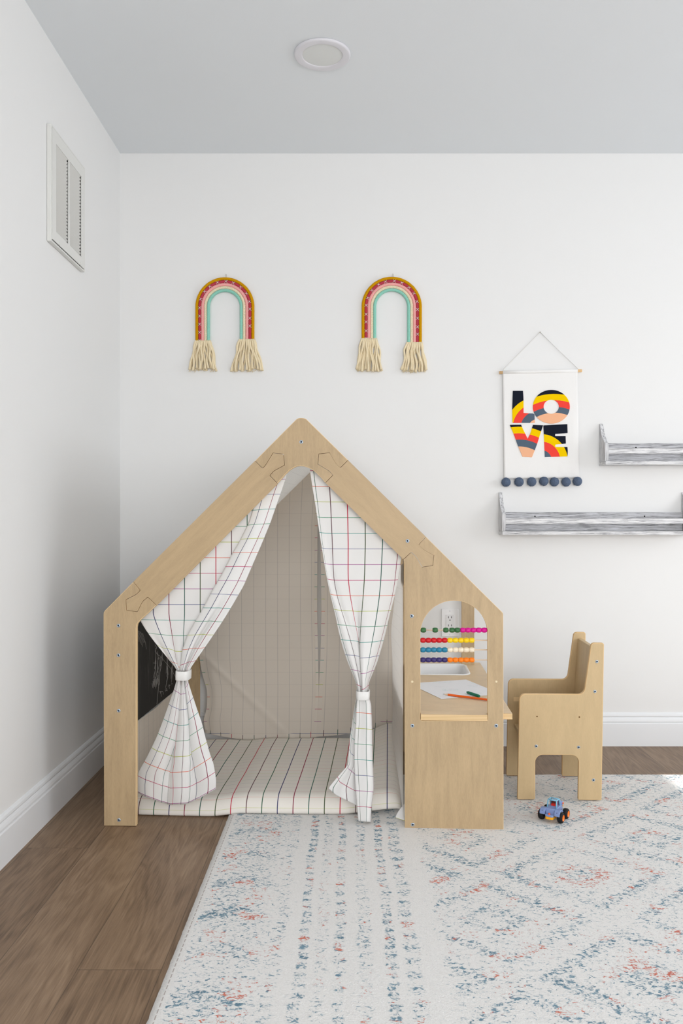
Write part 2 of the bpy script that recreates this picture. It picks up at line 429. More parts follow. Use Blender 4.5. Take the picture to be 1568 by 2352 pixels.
# ------------------------------------------------------------------ rug
RUGZ = 0.012
def rug_mat():
    m = M('distressed woven rug'); x, y, z = m.sep(m.coord('Object'))
    wob = m.noise(m.comb(m.mul(x, 6), m.mul(y, 6)), 1.0, 2); xw = m.add(x, m.mul(m.sub(wob, 0.5), 0.03)); yw = m.add(y, m.mul(m.sub(wob, 0.5), 0.04))
    def stripe(c, w): return m.sub(1.0, m.step(m.m('ABSOLUTE', m.sub(xw, c)), w*0.45, w))
    beat = m.add(0.5, m.mul(m.m('SINE', m.mul(y, 2*PI/0.037)), 0.5))
    beat2 = m.add(0.5, m.mul(m.m('SINE', m.mul(y, 2*PI/0.052)), 0.5))
    S = m.mul(m.mx(stripe(-0.097, 0.0165), stripe(0.092, 0.0165)), m.add(0.40, m.mul(beat, 0.60)))
    S = m.mx(S, m.mul(m.mx(stripe(-0.016, 0.017), stripe(0.137, 0.024)), m.add(0.3, m.mul(beat2, 0.55))))
    S = m.mx(S, m.mul(m.mx(stripe(-0.155, 0.022), stripe(0.038, 0.022)), m.add(0.35, m.mul(beat, 0.25))))
    S = m.mx(S, m.mul(stripe(-0.056, 0.02), 0.45))
    # left motif: bands across, right field: lozenges
    band = m.m('ABSOLUTE', m.sub(m.m('FRACT', m.m('DIVIDE', m.add(y, m.mul(m.m('ABSOLUTE', m.add(xw, 0.27)), 0.5)), 0.17)), 0.5))
    Lf = m.mul(m.sub(1.0, m.step(band, 0.10, 0.24)), m.mul(stripe(-0.27, 0.125), 0.80))
    Lf = m.mx(Lf, m.mul(stripe(-0.27, 0.13), 0.52))
    dia = lambda p, o: m.add(m.m('ABSOLUTE', m.sub(m.m('FRACT', m.m('DIVIDE', m.add(xw, 5.0+o), p)), 0.5)), m.m('ABSOLUTE', m.sub(m.m('FRACT', m.m('DIVIDE', m.add(yw, o*0.6), p*0.9)), 0.5)))
    d1 = m.m('ABSOLUTE', m.sub(m.m('FRACT', m.mul(dia(0.54, 0.06), 4.0)), 0.5))
    Rf = m.mul(m.step(xw, 0.19, 0.22), m.add(0.36, m.mul(m.sub(1.0, m.step(d1, 0.10, 0.26)), 0.36)))
    core = m.mul(m.step(xw, 0.19, 0.22), m.sub(1.0, m.step(dia(0.54, 0.06), 0.10, 0.26)))
    D = m.mx(m.mx(S, Lf), m.mx(Rf, m.mul(core, 0.70)))
    fade = m.noise(m.comb(m.mul(x, 2.6), m.mul(y, 2.6)), 1.0, 2, 0.5)
    D = m.mul(D, m.add(0.30, m.mul(fade, 1.35)))
    inner = m.step(x, -0.352, -0.34); D = m.mul(D, inner)
    sp = m.noise(m.comb(m.mul(x, 82), m.mul(y, 116)), 1.0, 3, 0.6, 0.9)
    sp2 = m.noise(m.comb(m.mul(x, 210), m.mul(y, 330)), 1.0, 2, 0.6)
    val = m.add(m.add(m.mul(sp, 0.72), m.mul(sp2, 0.28)), m.mul(D, 0.175))
    ink = m.mul(m.step(val, 0.628, 0.71), m.step(D, 0.02, 0.2))
    pale = m.mul(m.step(val, 0.575, 0.65), 0.26)
    hue = m.noise(m.comb(m.mul(x, 11), m.mul(y, 15)), 1.0, 2, 0.6)
    hue = m.add(hue, m.mul(core, 0.10))
    tone = m.noise(m.comb(m.mul(x, 30), m.mul(y, 30), 3.0), 1.0, 1)
    blue = m.mix(tone, s2l((62, 100, 122)), s2l((136, 168, 184)))
    red = m.mix(tone, s2l((196, 84, 64)), s2l((222, 146, 124)))
    c = m.mix(m.step(hue, 0.56, 0.585), blue, red)
    pile = m.noise(m.comb(m.mul(x, 260), m.mul(y, 260), m.mul(z, 260)), 1.0, 3, 0.7)
    pile2 = m.noise(m.comb(m.mul(x, 130), m.mul(y, 170), 0.0), 1.0, 3, 0.6, 1.5)
    base = m.mix(m.add(m.mul(pile, 0.5), m.mul(pile2, 0.5)), s2l((211, 209, 206)), s2l((252, 251, 249)))
    col = m.mix(pale, base, s2l((158, 174, 182))); col = m.mix(m.mul(ink, 0.96), col, c)
    # stitched line just inside the bound edge
    st = m.mul(m.sub(1.0, m.step(m.m('ABSOLUTE', m.add(x, 0.3555)), 0.0008, 0.0016)), m.step(m.m('FRACT', m.m('DIVIDE', y, 0.02)), 0.25, 0.35))
    col = m.mix(m.mul(st, 0.6), col, s2l((140, 120, 110)))
    m.base(col, 0.95, 0.05); m.bump(m.add(m.mul(pile, 0.6), pile2), 0.6, 0.004)
    return m.mat
def rug():
    bm = NB(); x0, x1, y0, y1 = -0.37, 2.05, 0.75, 3.0; nx, ny = 160, 160
    def P(i, j, z):
        x, y = lerp(x0, x1, i/nx), lerp(y0, y1, j/ny)
        if i == 0: x += 0.0016*mnoise.noise((0, y*40, z))
        if j == ny: y += 0.003*mnoise.noise((x*60, 0, z))+0.0015*mnoise.noise((x*200, 5, z))
        return Vector((x, y, z))
    g = [[bm.verts.new(P(i, j, RUGZ*(0.55 if i in (0, nx) or j in (0, ny) else 1)-0.0006+0.0012*mnoise.noise((i*0.7, j*0.7, 0)))) for j in range(ny+1)] for i in range(nx+1)]
    for i in range(nx):
        for j in range(ny):
            f = bm.faces.new((g[i][j], g[i+1][j], g[i+1][j+1], g[i][j+1])); f.smooth = True
    rim = [g[i][0] for i in range(nx+1)]+[g[nx][j] for j in range(1, ny+1)]+[g[i][ny] for i in range(nx-1, -1, -1)]+[g[0][j] for j in range(ny-1, 0, -1)]
    low = [bm.verts.new((v.co.x, v.co.y, 0.0005)) for v in rim]
    n = len(rim)
    for i in range(n): bm.faces.new((rim[i], low[i], low[(i+1) % n], rim[(i+1) % n]))
    o = obj('area_rug', bm, rug_mat())
    tag(o, 'large cream area rug with faded blue and red pattern on the wood floor', 'rug')
rug()

# ------------------------------------------------------------------ playhouse
house = thing('playhouse', 'birch plywood playhouse frame with peaked roof, arched abacus window and desk', 'playhouse', (HX, HY, 0), -YAW)
FN = H(0, 1, 0)-H(0, 0, 0)               # into the house
def cr(pts, s, ox, oy): return [(x/s+ox, y/s+oy) for x, y in pts]
S1 = cr([(222, 577), (303, 660), (318, 655), (332, 640), (352, 612), (425, 492), (530, 504), (544, 514), (556, 628), (440, 692), (425, 704), (390, 745), (476, 836)], 4.9, 540, 940)
S2 = cr([(1271, 571), (1187, 655), (1172, 650), (1155, 634), (1130, 604), (1062, 490), (940, 503), (930, 618), (1040, 685), (1058, 696), (1098, 742), (1013, 830)], 4.9, 540, 940)
S3 = cr([(281, 443), (333, 508), (318, 526), (300, 542), (226, 580), (231, 660), (312, 670), (340, 612), (354, 590), (390, 560), (455, 622)], 3.267, 220, 1200)
S4 = cr([(367, 153), (289, 240), (310, 266), (335, 288), (452, 355), (440, 465), (326, 482), (275, 392), (250, 358), (207, 322), (121, 401)], 4.703, 900, 1200)
apex = [(680, 962.5), (684, 960.2), (688, 959.3), (692, 959.2), (696, 959.5), (700, 960.6), (704, 962.6)]
innerarc = [(736, 1097), (726, 1087), (716, 1079), (707, 1074.2), (698, 1071.4), (690, 1070.6), (682, 1071.4), (674, 1074.6), (665, 1080.5), (655, 1090)]
polys = {
 'ridge_piece': [S1[0]]+apex+S2+innerarc+list(reversed(S1))[:-1],
 'left_beam': S1+list(reversed(S3)),
 'left_post': S3+[(319, 1428), (314.5, 1434), (313.2, 1442), (313, 1897.6), (238.6, 1897), (237, 1412), (237.6, 1407), (240, 1402.5)],
 'right_beam': S2+[S4[i] for i in range(len(S4)-1, -1, -1)],
 'window_panel': S4+[(928, 1292), (929, 1904), (1156.6, 1906), (1155.8, 1412), (1155.2, 1408.6), (1153, 1405.5)],
}
polys['right_beam'] = S2+list(reversed(S4))
PN = {'ridge_piece': 'roof_peak', 'left_beam': 'roof_beam', 'left_post': 'front_post', 'right_beam': 'roof_beam', 'window_panel': 'window_panel'}
win = [(965, 1652), (965, 1446)]+[p for p in arc(1042.5, 1457, 77.5, 188, 352, 24)]+[(1120, 1446), (1120, 1652), (1117, 1655.5), (968, 1655.5)]
panel_face = {}
for k, p in polys.items():
    q = inset(p, 0.5)
    holes = [[HP(x, y) for x, y in win]] if k == 'window_panel' else []
    mf = {'left_beam': m_plyL, 'right_beam': m_plyR}.get(k, m_ply)
    o = obj(PN[k], prism([HP(x, y) for x, y in q], FN*0.018, holes), [mf, m_edgeY], house, bevel=0.0013, seg=2, angle=40, edge=True)
    # rounded arrises on the outline, sharp ones along the jigsaw joints
    n = len(q); tot = n+(len(win) if holes else 0); seam = set(map(tuple, S1+S2+S3+S4))
    wt = {}
    for i in range(n):
        sharp = tuple(p[i]) in seam and tuple(p[(i+1) % n]) in seam
        for off in (0, tot): wt[frozenset((i+off, (i+1) % n+off))] = 0.0 if sharp else 1.0
    for i in range(tot-n):
        for off in (0, tot): wt[frozenset((n+i+off, n+(i+1) % (tot-n)+off))] = 1.0
    at = o.data.attributes.new('bevel_weight_edge', 'FLOAT', 'EDGE')
    for e in o.data.edges: at.data[e.index].value = wt.get(frozenset(e.vertices), 0.0)
    o.modifiers['bevel'].limit_method = 'WEIGHT'
# bolts and dowel plugs
def bolt(p, n, r=0.0056, parent=house, plug=False):
    bm = NB()
    if plug: add_lathe(bm, [(0.0008, 0), (0.0008, 0.0032), (0, 0.0036)], p, n, 16)
    else: add_lathe(bm, [(0.0004, 0), (0.0004, 0.0023), (0.0016, 0.0026), (0.0016, 0.0042), (0, r)], p, n, 20, mis=[1, 1, 0, 0])
    return obj('dowel_plug' if plug else 'bolt', bm, [m_plug] if plug else [m_bolt, m_hole], parent, smooth=True)
for x, y in ((272, 1437), (272, 1505), (272.5, 1632.5), (273, 1883.5), (691.5, 1015), (935.5, 1242.5), (945.3, 1415), (946.7, 1667), (947.5, 1894), (1139, 1667)):
    bolt(HP(x, y), -FN)
for x, y in ((946.3, 1566), (1139, 1566)): bolt(HP(x, y), -FN, plug=True)
# rear frame against the wall
def so(u): return 1.238-abs(u-0.601)*0.98
rf = [(0, 0), (0.1, 0), (0.1, 0.597), (0.57, 1.06), (0.601, 1.075), (0.632, 1.06), (0.895, 0.80), (0.895, 0), (0.945, 0), (0.945, so(0.945)-0.06), (1.159, so(1.159)-0.06),
      (1.159, 0), (1.209, 0), (1.209, 0.643), (0.62, 1.222), (0.601, 1.229), (0.582, 1.222), (0, 0.649)]
def RZ(u): return RUGZ if u > 2 else 0.0
VB = 0.845
obj('rear_frame', prism([H(u, VB, z) for u, z in rf], FN*0.018), [m_ply, m_edgeY], house, bevel=0.001)
obj('rear_crossbar', box((0.018, VB-0.03, 0.36), (0.10, VB-0.002, 0.45), H), m_ply, house, bevel=0.004)
obj('divider_rail', prism([H(0.913, 0.0185, 0.73), H(0.913, 0.0185, 0.83), H(0.913, 0.24, 0.83), H(0.913, 0.24, 0.73)], H(0.018, 0, 0)-H(0, 0, 0)), [m_ply, m_edgeZ], house, bevel=0.001)
obj('side_rail', box((1.191, 0.018, 0.25), (1.209, VB, 0.328), H), m_ply, house, bevel=0.001)
# desk top with a hole for the basin
zT = HUZ(1040, 1641.5, -0.003)[1]
uL, uR = HUZ(965.8, 1650)[0], HUZ(1119, 1650)[0]
BU0, BU1, BV0, BV1 = 0.955, 1.166, 0.622, 0.838
desk = [(0.932, 0.02), (uL, 0.02), (uL, -0.003), (uR, -0.003), (uR, 0.02), (1.237, 0.02), (1.237, 0.895), (0.932, 0.895)]
bh = roundpoly([(BU0, BV0, 0.03), (BU1, BV0, 0.03), (BU1, BV1, 0.03), (BU0, BV1, 0.03)], 6)
obj('desk_top', prism([H(u, v, zT-0.018) for u, v in desk], (0, 0, 0.018), [[H(u, v, zT-0.018) for u, v in bh]]), [m_plyT, m_edgeZ], house, bevel=0.0008)
# abacus rods and beads, threaded through the window
beadc = {'green': (52, 104, 60), 'magenta': (214, 0, 142), 'red': (206, 16, 28), 'yellow': (250, 208, 6), 'teal': (38, 128, 160), 'cream': (240, 226, 200), 'navy': (56, 42, 104), 'orange': (252, 130, 10)}
beadm = {k: plain(k+' painted bead', c, 0.35, 0.4, grain=0.06, scale=120) for k, c in beadc.items()}
m_rod = plain('pale wood rod', (234, 208, 178), 0.6, 0.2)
X1 = [972, 999.1, 1023.6, 1037.8, 1050.2, 1062.6, 1074.7, 1087, 1099.3, 1111.8]
X2 = [971.2, 983.6, 996, 1008.4, 1020.8, 1033.2, 1045.6, 1058, 1070.4, 1082.8]
UD = (H(1, 0, 0)-H(0, 0, 0))
BH = 0.0081; BR = 0.0078
bprof = [(-BH, 0.0014), (-BH, 0.0042), (-BH*0.92, 0.0055), (-BH*0.7, 0.0068), (-BH*0.4, 0.0075), (0, BR), (BH*0.4, 0.0075), (BH*0.7, 0.0068), (BH*0.92, 0.0055), (BH, 0.0042), (BH, 0.0014)]
for ry, xs, ca, cb in ((1447.3, X1, 'green', 'magenta'), (1470.6, X2, 'red', 'yellow'), (1492.6, X2, 'teal', 'cream'), (1515.8, X2, 'navy', 'orange')):
    bm = NB(); add_tube(bm, [HP(963, ry, 0.009), HP(1122, ry, 0.009)], 0.0016, 10)
    rod = obj('abacus_rod', bm, m_rod, house, smooth=True)
    for i, x in enumerate(xs):
        bm = NB(); add_lathe(bm, bprof, HP(x, ry, 0.009), UD, 20)
        c = ca if i < 5 else cb
        obj('bead', bm, beadm[c], rod, smooth=True, label=c+' wooden bead')
# chalkboard on the inside of the left wall
def board_mat():
    m = M('chalkboard'); x, y, z = m.sep(m.coord())
    n = m.noise(m.comb(m.mul(x, 20), m.mul(y, 30), m.mul(z, 5)), 1.0, 4, 0.65); n2 = m.noise(m.comb(m.mul(y, 160), m.mul(z, 9), 2.0), 1.0, 3, 0.7)
    f = m.mul(m.step(n, 0.48, 0.75), m.step(n2, 0.45, 0.75))
    m.base(m.mix(m.mul(f, 0.5), s2l((38, 38, 38)), s2l((140, 136, 134))), 0.7, 0.2); return m.mat
zc = HU(313, 1658, 0.018).z
cb = obj('chalkboard', box((0.003, 0.02, zc), (0.018, VB, 0.64), H), board_mat(), house, bevel=0.001, label='black chalkboard with chalk scribbles')
bm = NB()
def chalk(pts, r=0.0008):
    pp = [HU(x/7.84+300, y/7.84+1420, 0.0186) for x, y in pts]
    add_tube(bm, pp, r, 4)
chalk([(440, 480), (470, 530), (438, 590), (480, 650), (540, 690), (720, 905), (800, 1045), (840, 1060)])
chalk([(480, 600), (500, 740), (540, 700), (520, 1050), (470, 1550)])
chalk([(520, 1330), (532, 1312), (556, 1410)]); chalk([(535, 1350), (560, 1312), (582, 1326), (590, 1372)])
chalk([(645, 1262), (618, 1278), (622, 1312), (652, 1300), (642, 1258), (660, 1310)])
chalk([(690, 1190), (697, 1268)]); chalk([(676, 1222), (710, 1204)])
chalk([(738, 1168), (726, 1188), (742, 1196), (752, 1176), (738, 1168)])
chalk([(410, 805), (460, 812)])
rr = random.Random(3)
for k in range(16):
    x = rr.uniform(430, 760); y0 = rr.uniform(520, 800)+(x-430)*0.35; y1 = y0+rr.uniform(200, 430)
    chalk([(x, y0), (x+rr.uniform(-14, 14), (y0+y1)/2), (x-rr.uniform(5, 40), y1)], 0.0006)
for k in range(7):
    x = 380+k*18; y = 1120+rr.uniform(-30, 60)
    chalk([(x, y), (x+14, y+90), (x+20, y-40), (x+32, y+60), (x+30, y-80)], 0.0007)
for k in range(7): chalk([(110+k*18, 200+k*12), (135+k*22, 330+k*20), (150+k*22, 420+rr.uniform(0, 160))], 0.0005)
obj('chalk_drawing', bm, plain('chalk', (176, 172, 168), 0.95, 0.05), cb, label='white chalk scribbles and letters')

# ------------------------------------------------------------------ white basin, paper, pencil, crayon on the desk
def ring(u0, u1, v0, v1, r, z): return [H(u, v, z) for u, v in roundpoly([(u0, v0, r), (u1, v0, r), (u1, v1, r), (u0, v1, r)], 6)]
def basin():
    lv = [ring(BU0-0.008, BU1+0.008, BV0-0.008, BV1+0.008, 0.036, zT+0.0004), ring(BU0-0.008, BU1+0.008, BV0-0.008, BV1+0.008, 0.036, zT+0.003), ring(BU0-0.005, BU1+0.005, BV0-0.005, BV1+0.005, 0.034, zT+0.0045),
          ring(BU0+0.003, BU1-0.003, BV0+0.003, BV1-0.003, 0.03, zT+0.0035), ring(BU0+0.006, BU1-0.006, BV0+0.006, BV1-0.006, 0.028, zT-0.002), ring(BU0+0.014, BU1-0.014, BV0+0.014, BV1-0.014, 0.026, zT-0.06), ring(BU0+0.03, BU1-0.03, BV0+0.03, BV1-0.03, 0.02, zT-0.07),
          ring(BU0+0.03, BU1-0.03, BV0+0.03, BV1-0.03, 0.02, zT-0.073), ring(BU0+0.012, BU1-0.012, BV0+0.012, BV1-0.012, 0.026, zT-0.063), ring(BU0+0.003, BU1-0.003, BV0+0.003, BV1-0.003, 0.028, zT-0.004)]
    bm = NB(); R = [[bm.verts.new(p) for p in L] for L in lv]; n = len(R[0])
    for a in range(len(R)-1):
        for k in range(n): bm.faces.new((R[a][k], R[a][(k+1) % n], R[a+1][(k+1) % n], R[a+1][k])).smooth = True
    for k in range(n): bm.faces.new((R[-1][k], R[-1][(k+1) % n], R[0][(k+1) % n], R[0][k])).smooth = True
    bm.faces.new(R[6]); bm.faces.new(list(reversed(R[7])))
    bmesh.ops.recalc_face_normals(bm, faces=bm.faces)
    o = obj('basin', bm, m_white); tag(o, 'white plastic basin set into the back of the playhouse desk', 'basin')
basin()
def paper_mat():
    m = M('drawing paper'); x, y, z = m.sep(m.coord())
    n = m.noise(m.comb(m.mul(x, 60), m.mul(y, 90)), 1.0, 2, 0.6, 2.0); b = m.noise(m.comb(m.mul(x, 14), m.mul(y, 14), 4.0), 1.0, 1)
    f = m.mul(m.sub(1.0, m.step(m.m('ABSOLUTE', m.sub(n, 0.5)), 0.006, 0.02)), m.step(b, 0.55, 0.62))
    c = m.ramp(m.noise(m.coord(), 25, 1), [(0.0, s2l((120, 190, 180))), (0.5, s2l((170, 170, 180))), (0.6, s2l((190, 170, 190)))], True)
    m.base(m.mix(m.mul(f, 0.6), s2l((244, 244, 246)), c), 0.8, 0.1); return m.mat
pc = [TZ(x, y, zT+0.0006) for x, y in ((1013, 1605.4), (1152, 1594.5), (1070, 1561), (937.6, 1569.8))]
o = obj('paper_sheet', prism(pc, (0, 0, 0.0004), (), 0), paper_mat()); tag(o, 'white drawing paper with faint scribbles lying on the playhouse desk', 'paper')
def pencil():
    z = zT+0.0046; a, b = TZ(1016.7, 1594, z), TZ(1118.7, 1607, z); d = (b-a).normalized()
    r = thing('pencil', 'orange pencil lying across the paper edge on the desk', 'pencil', a+d*0.09-Vector((0, 0, 0.0036)), 0)
    bm = NB(); add_lathe(bm, [(0.019, 0), (0.019, 0.0036), (0.172, 0.0036), (0.172, 0)], a, d, 6)
    o = obj('pencil_barrel', bm, plain('orange lacquer', (246, 104, 10), 0.35, 0.5), r)
    for p in o.data.polygons: p.use_smooth = False
    bm = NB(); add_lathe(bm, [(0.006, 0.0012), (0.019, 0.0036)], a, d, 16); obj('sharpened_wood', bm, m_rod, r)
    bm = NB(); add_lathe(bm, [(0.0, 0.0), (0.001, 0.0004), (0.006, 0.0012)], a, d, 12); obj('lead', bm, plain('graphite', (110, 108, 110), 0.4, 0.4), r)
pencil()
def crayon():
    z = zT+0.0056; a, b = TZ(1071.8, 1589.6, z), TZ(1100.5, 1599, z); d = (b-a).normalized(); L = (b-a).length
    bm = NB(); add_lathe(bm, [(0, 0), (0, 0.0024), (0.006, 0.0034), (0.0065, 0.0044), (L*0.45, 0.0046), (L-0.003, 0.0046), (L, 0.0036), (L, 0)], a, d, 18)
    o = obj('crayon', bm, plain('green wax', (30, 122, 92), 0.5, 0.3), smooth=False)
    tag(o, 'short green crayon lying on the paper above the orange pencil', 'crayon')
crayon()

# ------------------------------------------------------------------ tent canvas
canvas = thing('tent_canvas', 'off-white cotton tent lining hung inside the playhouse with open back flaps', 'tent', H(0.45, 0.5, 0.0), -YAW)
VF = 0.832
def roofline(x): return 1796-x if x < 741 else x+312
LbT = [(1000, 455), (1500, 457), (1528, 460.4), (1556, 466.5), (1581, 475), (1600, 476), (1630, 474.5), (1652, 467), (1685, 472)]
RbT = [(1050, 741), (1200, 729), (1405, 728), (1540, 731), (1580, 731.5), (1694, 726)]
BbT = [(455, 1683), (494, 1690), (546, 1698), (603, 1700), (652, 1699), (726, 1694)]
Rb2 = [(1050, 741), (1200, 734), (1300, 737), (1405, 738), (1500, 736), (1580, 732), (1693, 725)]
Lb2 = [(1050, 916), (1500, 915), (1600, 913), (1660, 909)]
Bb2 = [(725, 1693), (776, 1689), (804, 1684), (860, 1672), (912, 1657)]
def flap(aL, aR, bot, xl, xr, ph, dv):
    def geo(a, t):
        x0 = lerp(xl, xr, a); yt = roofline(x0)-6; yb = interp(bot, x0); y = lerp(yt, yb, t)
        x = x0+(sinterp(aL, y)-xl)*(1-a)**4+(sinterp(aR, y)-xr)*a**4
        v = VF+dv-0.002+0.004*t*math.sin(a*7+ph)+0.003*math.sin(a*5+t*6+ph)+0.008*t*mnoise.noise((x*0.011, y*0.005, ph))
        v += 0.012*(1-sm(0.0, 0.10, a))*sm(1480, 1560, y)*(1 if xl < 700 else 0)
        fold = abs((y-1450)-(x-430)*0.95-(20 if xl < 700 else 200))
        v -= 0.004*math.exp(-(fold/7.0)**2)
        return x, y, min(v, VB-0.003)
    def fn(a, t):
        x, y, v = geo(a, t); return HP(x, y, v)
    def uvf(a, t):
        x, y, v = geo(a, t); x0 = lerp(xl, xr, a); return ((x0+7)/585, y/585)
    return fn, uvf
def rim(fn, uvf, a0, a1, t0, t1):
    return (lambda a, t: fn(lerp(a0, a1, a), lerp(t0, t1, t))-FN*0.0016), (lambda a, t: uvf(lerp(a0, a1, a), lerp(t0, t1, t)))
for aL, aR, bot, xl, xr, ph, dv in ((LbT, RbT, BbT, 455, 738, 0.4, 0.0), (Rb2, Lb2, Bb2, 737, 915, 2.1, -0.002)):
    fn, uvf = flap(aL, aR, bot, xl, xr, ph, dv)
    fl = obj('back_flap', sheet(60, 80, fn, uvf), m_inside, canvas, smooth=True)
    w = 7.0/(xr-xl)
    for r in ((0, w*1.2, 0.0, 1.0), (1-w, 1, 0.0, 1.0), (0, 1, 0.978, 1.0)):
        f2, u2 = rim(fn, uvf, *r)
        obj('hem', sheet(50 if r[2] > 0.5 else 3, 3 if r[2] > 0.5 else 80, f2, u2), m_hem, fl, smooth=True, label='turned hem showing coloured line ends')
for s in (-1, 1):
    def fn(a, t, s=s):
        u = 0.601+s*a*(0.585 if s < 0 else 0.33); v = lerp(0.022, 0.828, t)
        return H(u, v, 1.168-abs(u-0.601)*0.98-0.006*math.sin(t*PI))
    obj('roof_panel', sheet(16, 20, fn, lambda a, t: (t*0.83, a*0.84)), m_roof, canvas, smooth=True)
obj('side_panel', sheet(30, 20, lambda a, t: H(0.021+0.003*math.sin(a*14), lerp(0.03, 0.83, a), lerp(0.03, zc-0.001, t)), lambda a, t: (a*0.8+0.01, t*0.3)), m_inside, canvas, smooth=True)
def rs(a, t):
    v = lerp(0.024, 0.70, a); z = lerp(0.03, 0.80-0.05*a, t)
    u = 0.9105-0.030*sm(0.0, 1, a)*(1-0.6*sm(0.65, 1.0, t))+0.0022*math.sin(t*9+a*5)*a+0.0012*math.sin(t*23+a*9)*a
    return H(u, v, z)
rp = obj('side_panel', sheet(24, 60, rs, lambda a, t: (a*0.67, t*0.75)), m_roof, canvas, smooth=True)
obj('corner_flap', sheet(8, 8, lambda a, t: HP(lerp(930, lerp(908, 930, t**1.4), a), lerp(1886, 1844, t)-8*a*(1-t), 0.03+0.02*a), lambda a, t: (a*0.02, t*0.04)), m_cloth, canvas, smooth=True)

# ------------------------------------------------------------------ floor mat
def make_mat():
    u0, u1, v0, v1 = 0.03, 0.905, 0.098, 0.825; T = 0.052
    nu, nv = 70, 60
    def lift(u, v):
        q = sm(0.70, 0.90, u); return RUGZ*sm(0.30, 0.42, u)+q*(0.018+0.05*sm(0.15, 0.8, v)) 
    UM = HUZ(531, 1862, 0.10)[0]
    # closed padded profile: walk over top and back under
    prof = []
    for k in range(9): a = PI/2*k/8; prof.append((0.045*(1-math.cos(PI/2-a)) if False else 0.045*(1-math.sin(a)), 0.004+(T-0.004)*(1-math.cos(a))*0.0+0.0))
    def top(u, v):
        e = min(1.0, (v-v0)/0.055); z = 0.006+(T-0.006)*math.sqrt(max(0.0, 1-(1-e)**2.2))
        e2 = min(1.0, (u1-u)/0.05); e3 = min(1.0, (u-u0)/0.03); e4 = min(1.0, (v1-v)/0.03)
        z *= 0.35+0.65*math.sqrt(max(0, 1-(1-e2)**2)); z *= 0.3+0.7*math.sqrt(max(0, 1-(1-e3)**2)); z *= 0.4+0.6*math.sqrt(max(0, 1-(1-e4)**2))
        z += 0.003*mnoise.noise((u*7, v*7, 1))*sm(0, 1, e)
        return z+lift(u, v)
    def uof(a, v):
        u = lerp(u0, u1, a); return u
    def vof(t):                            # dense rows near the rounded front
        return v0+(v1-v0)*(t**1.8)
    def vedge(u): return 0.012*math.cos((u-0.35)*3.2)
    bm = NB(); uvl = bm.loops.layers.uv.new('uv')
    g = []; uv = []
    for i in range(nu+1):
        col = []; cuv = []; s = 0.0; prev = None
        u = uof(i/nu, 0)
        pts = []
        under = lift(u, v0)+0.001
        pts.append((v0+0.05, under)); pts.append((v0+0.006, under))
        for j in range(nv+1):
            v = vof(j/nv); pts.append((v, top(u, v)))
        pts.append((v1, lift(u, v1)+0.001))
        for q, (v, z) in enumerate(pts):
            if prev is not None: s += math.hypot(v-prev[0], z-prev[1])
            prev = (v, z)
            col.append(bm.verts.new(H(u, v-vedge(u)*(1-sm(v0, v0+0.2, v))+0.0, z))); cuv.append(((u-UM)*0.982+5*0.048, (s-0.066)*1.35))
        g.append(col); uv.append(cuv)
    n = len(g[0])
    for i in range(nu):
        for j in range(n-1):
            f = bm.faces.new((g[i][j], g[i+1][j], g[i+1][j+1], g[i][j+1])); f.smooth = True
            for l, (a, b) in zip(f.loops, ((i, j), (i+1, j), (i+1, j+1), (i, j+1))): l[uvl].uv = uv[a][b]
    for i in range(nu): bm.faces.new((g[i][0], g[i][n-1], g[i+1][n-1], g[i+1][0]))
    bm.faces.new([g[0][j] for j in range(n)]); bm.faces.new([g[nu][j] for j in range(n-1, -1, -1)])
    o = obj('floor_mat', bm, m_mat)
    tag(o, 'padded off-white floor mat with coloured grid lines inside the playhouse', 'mat')
make_mat()

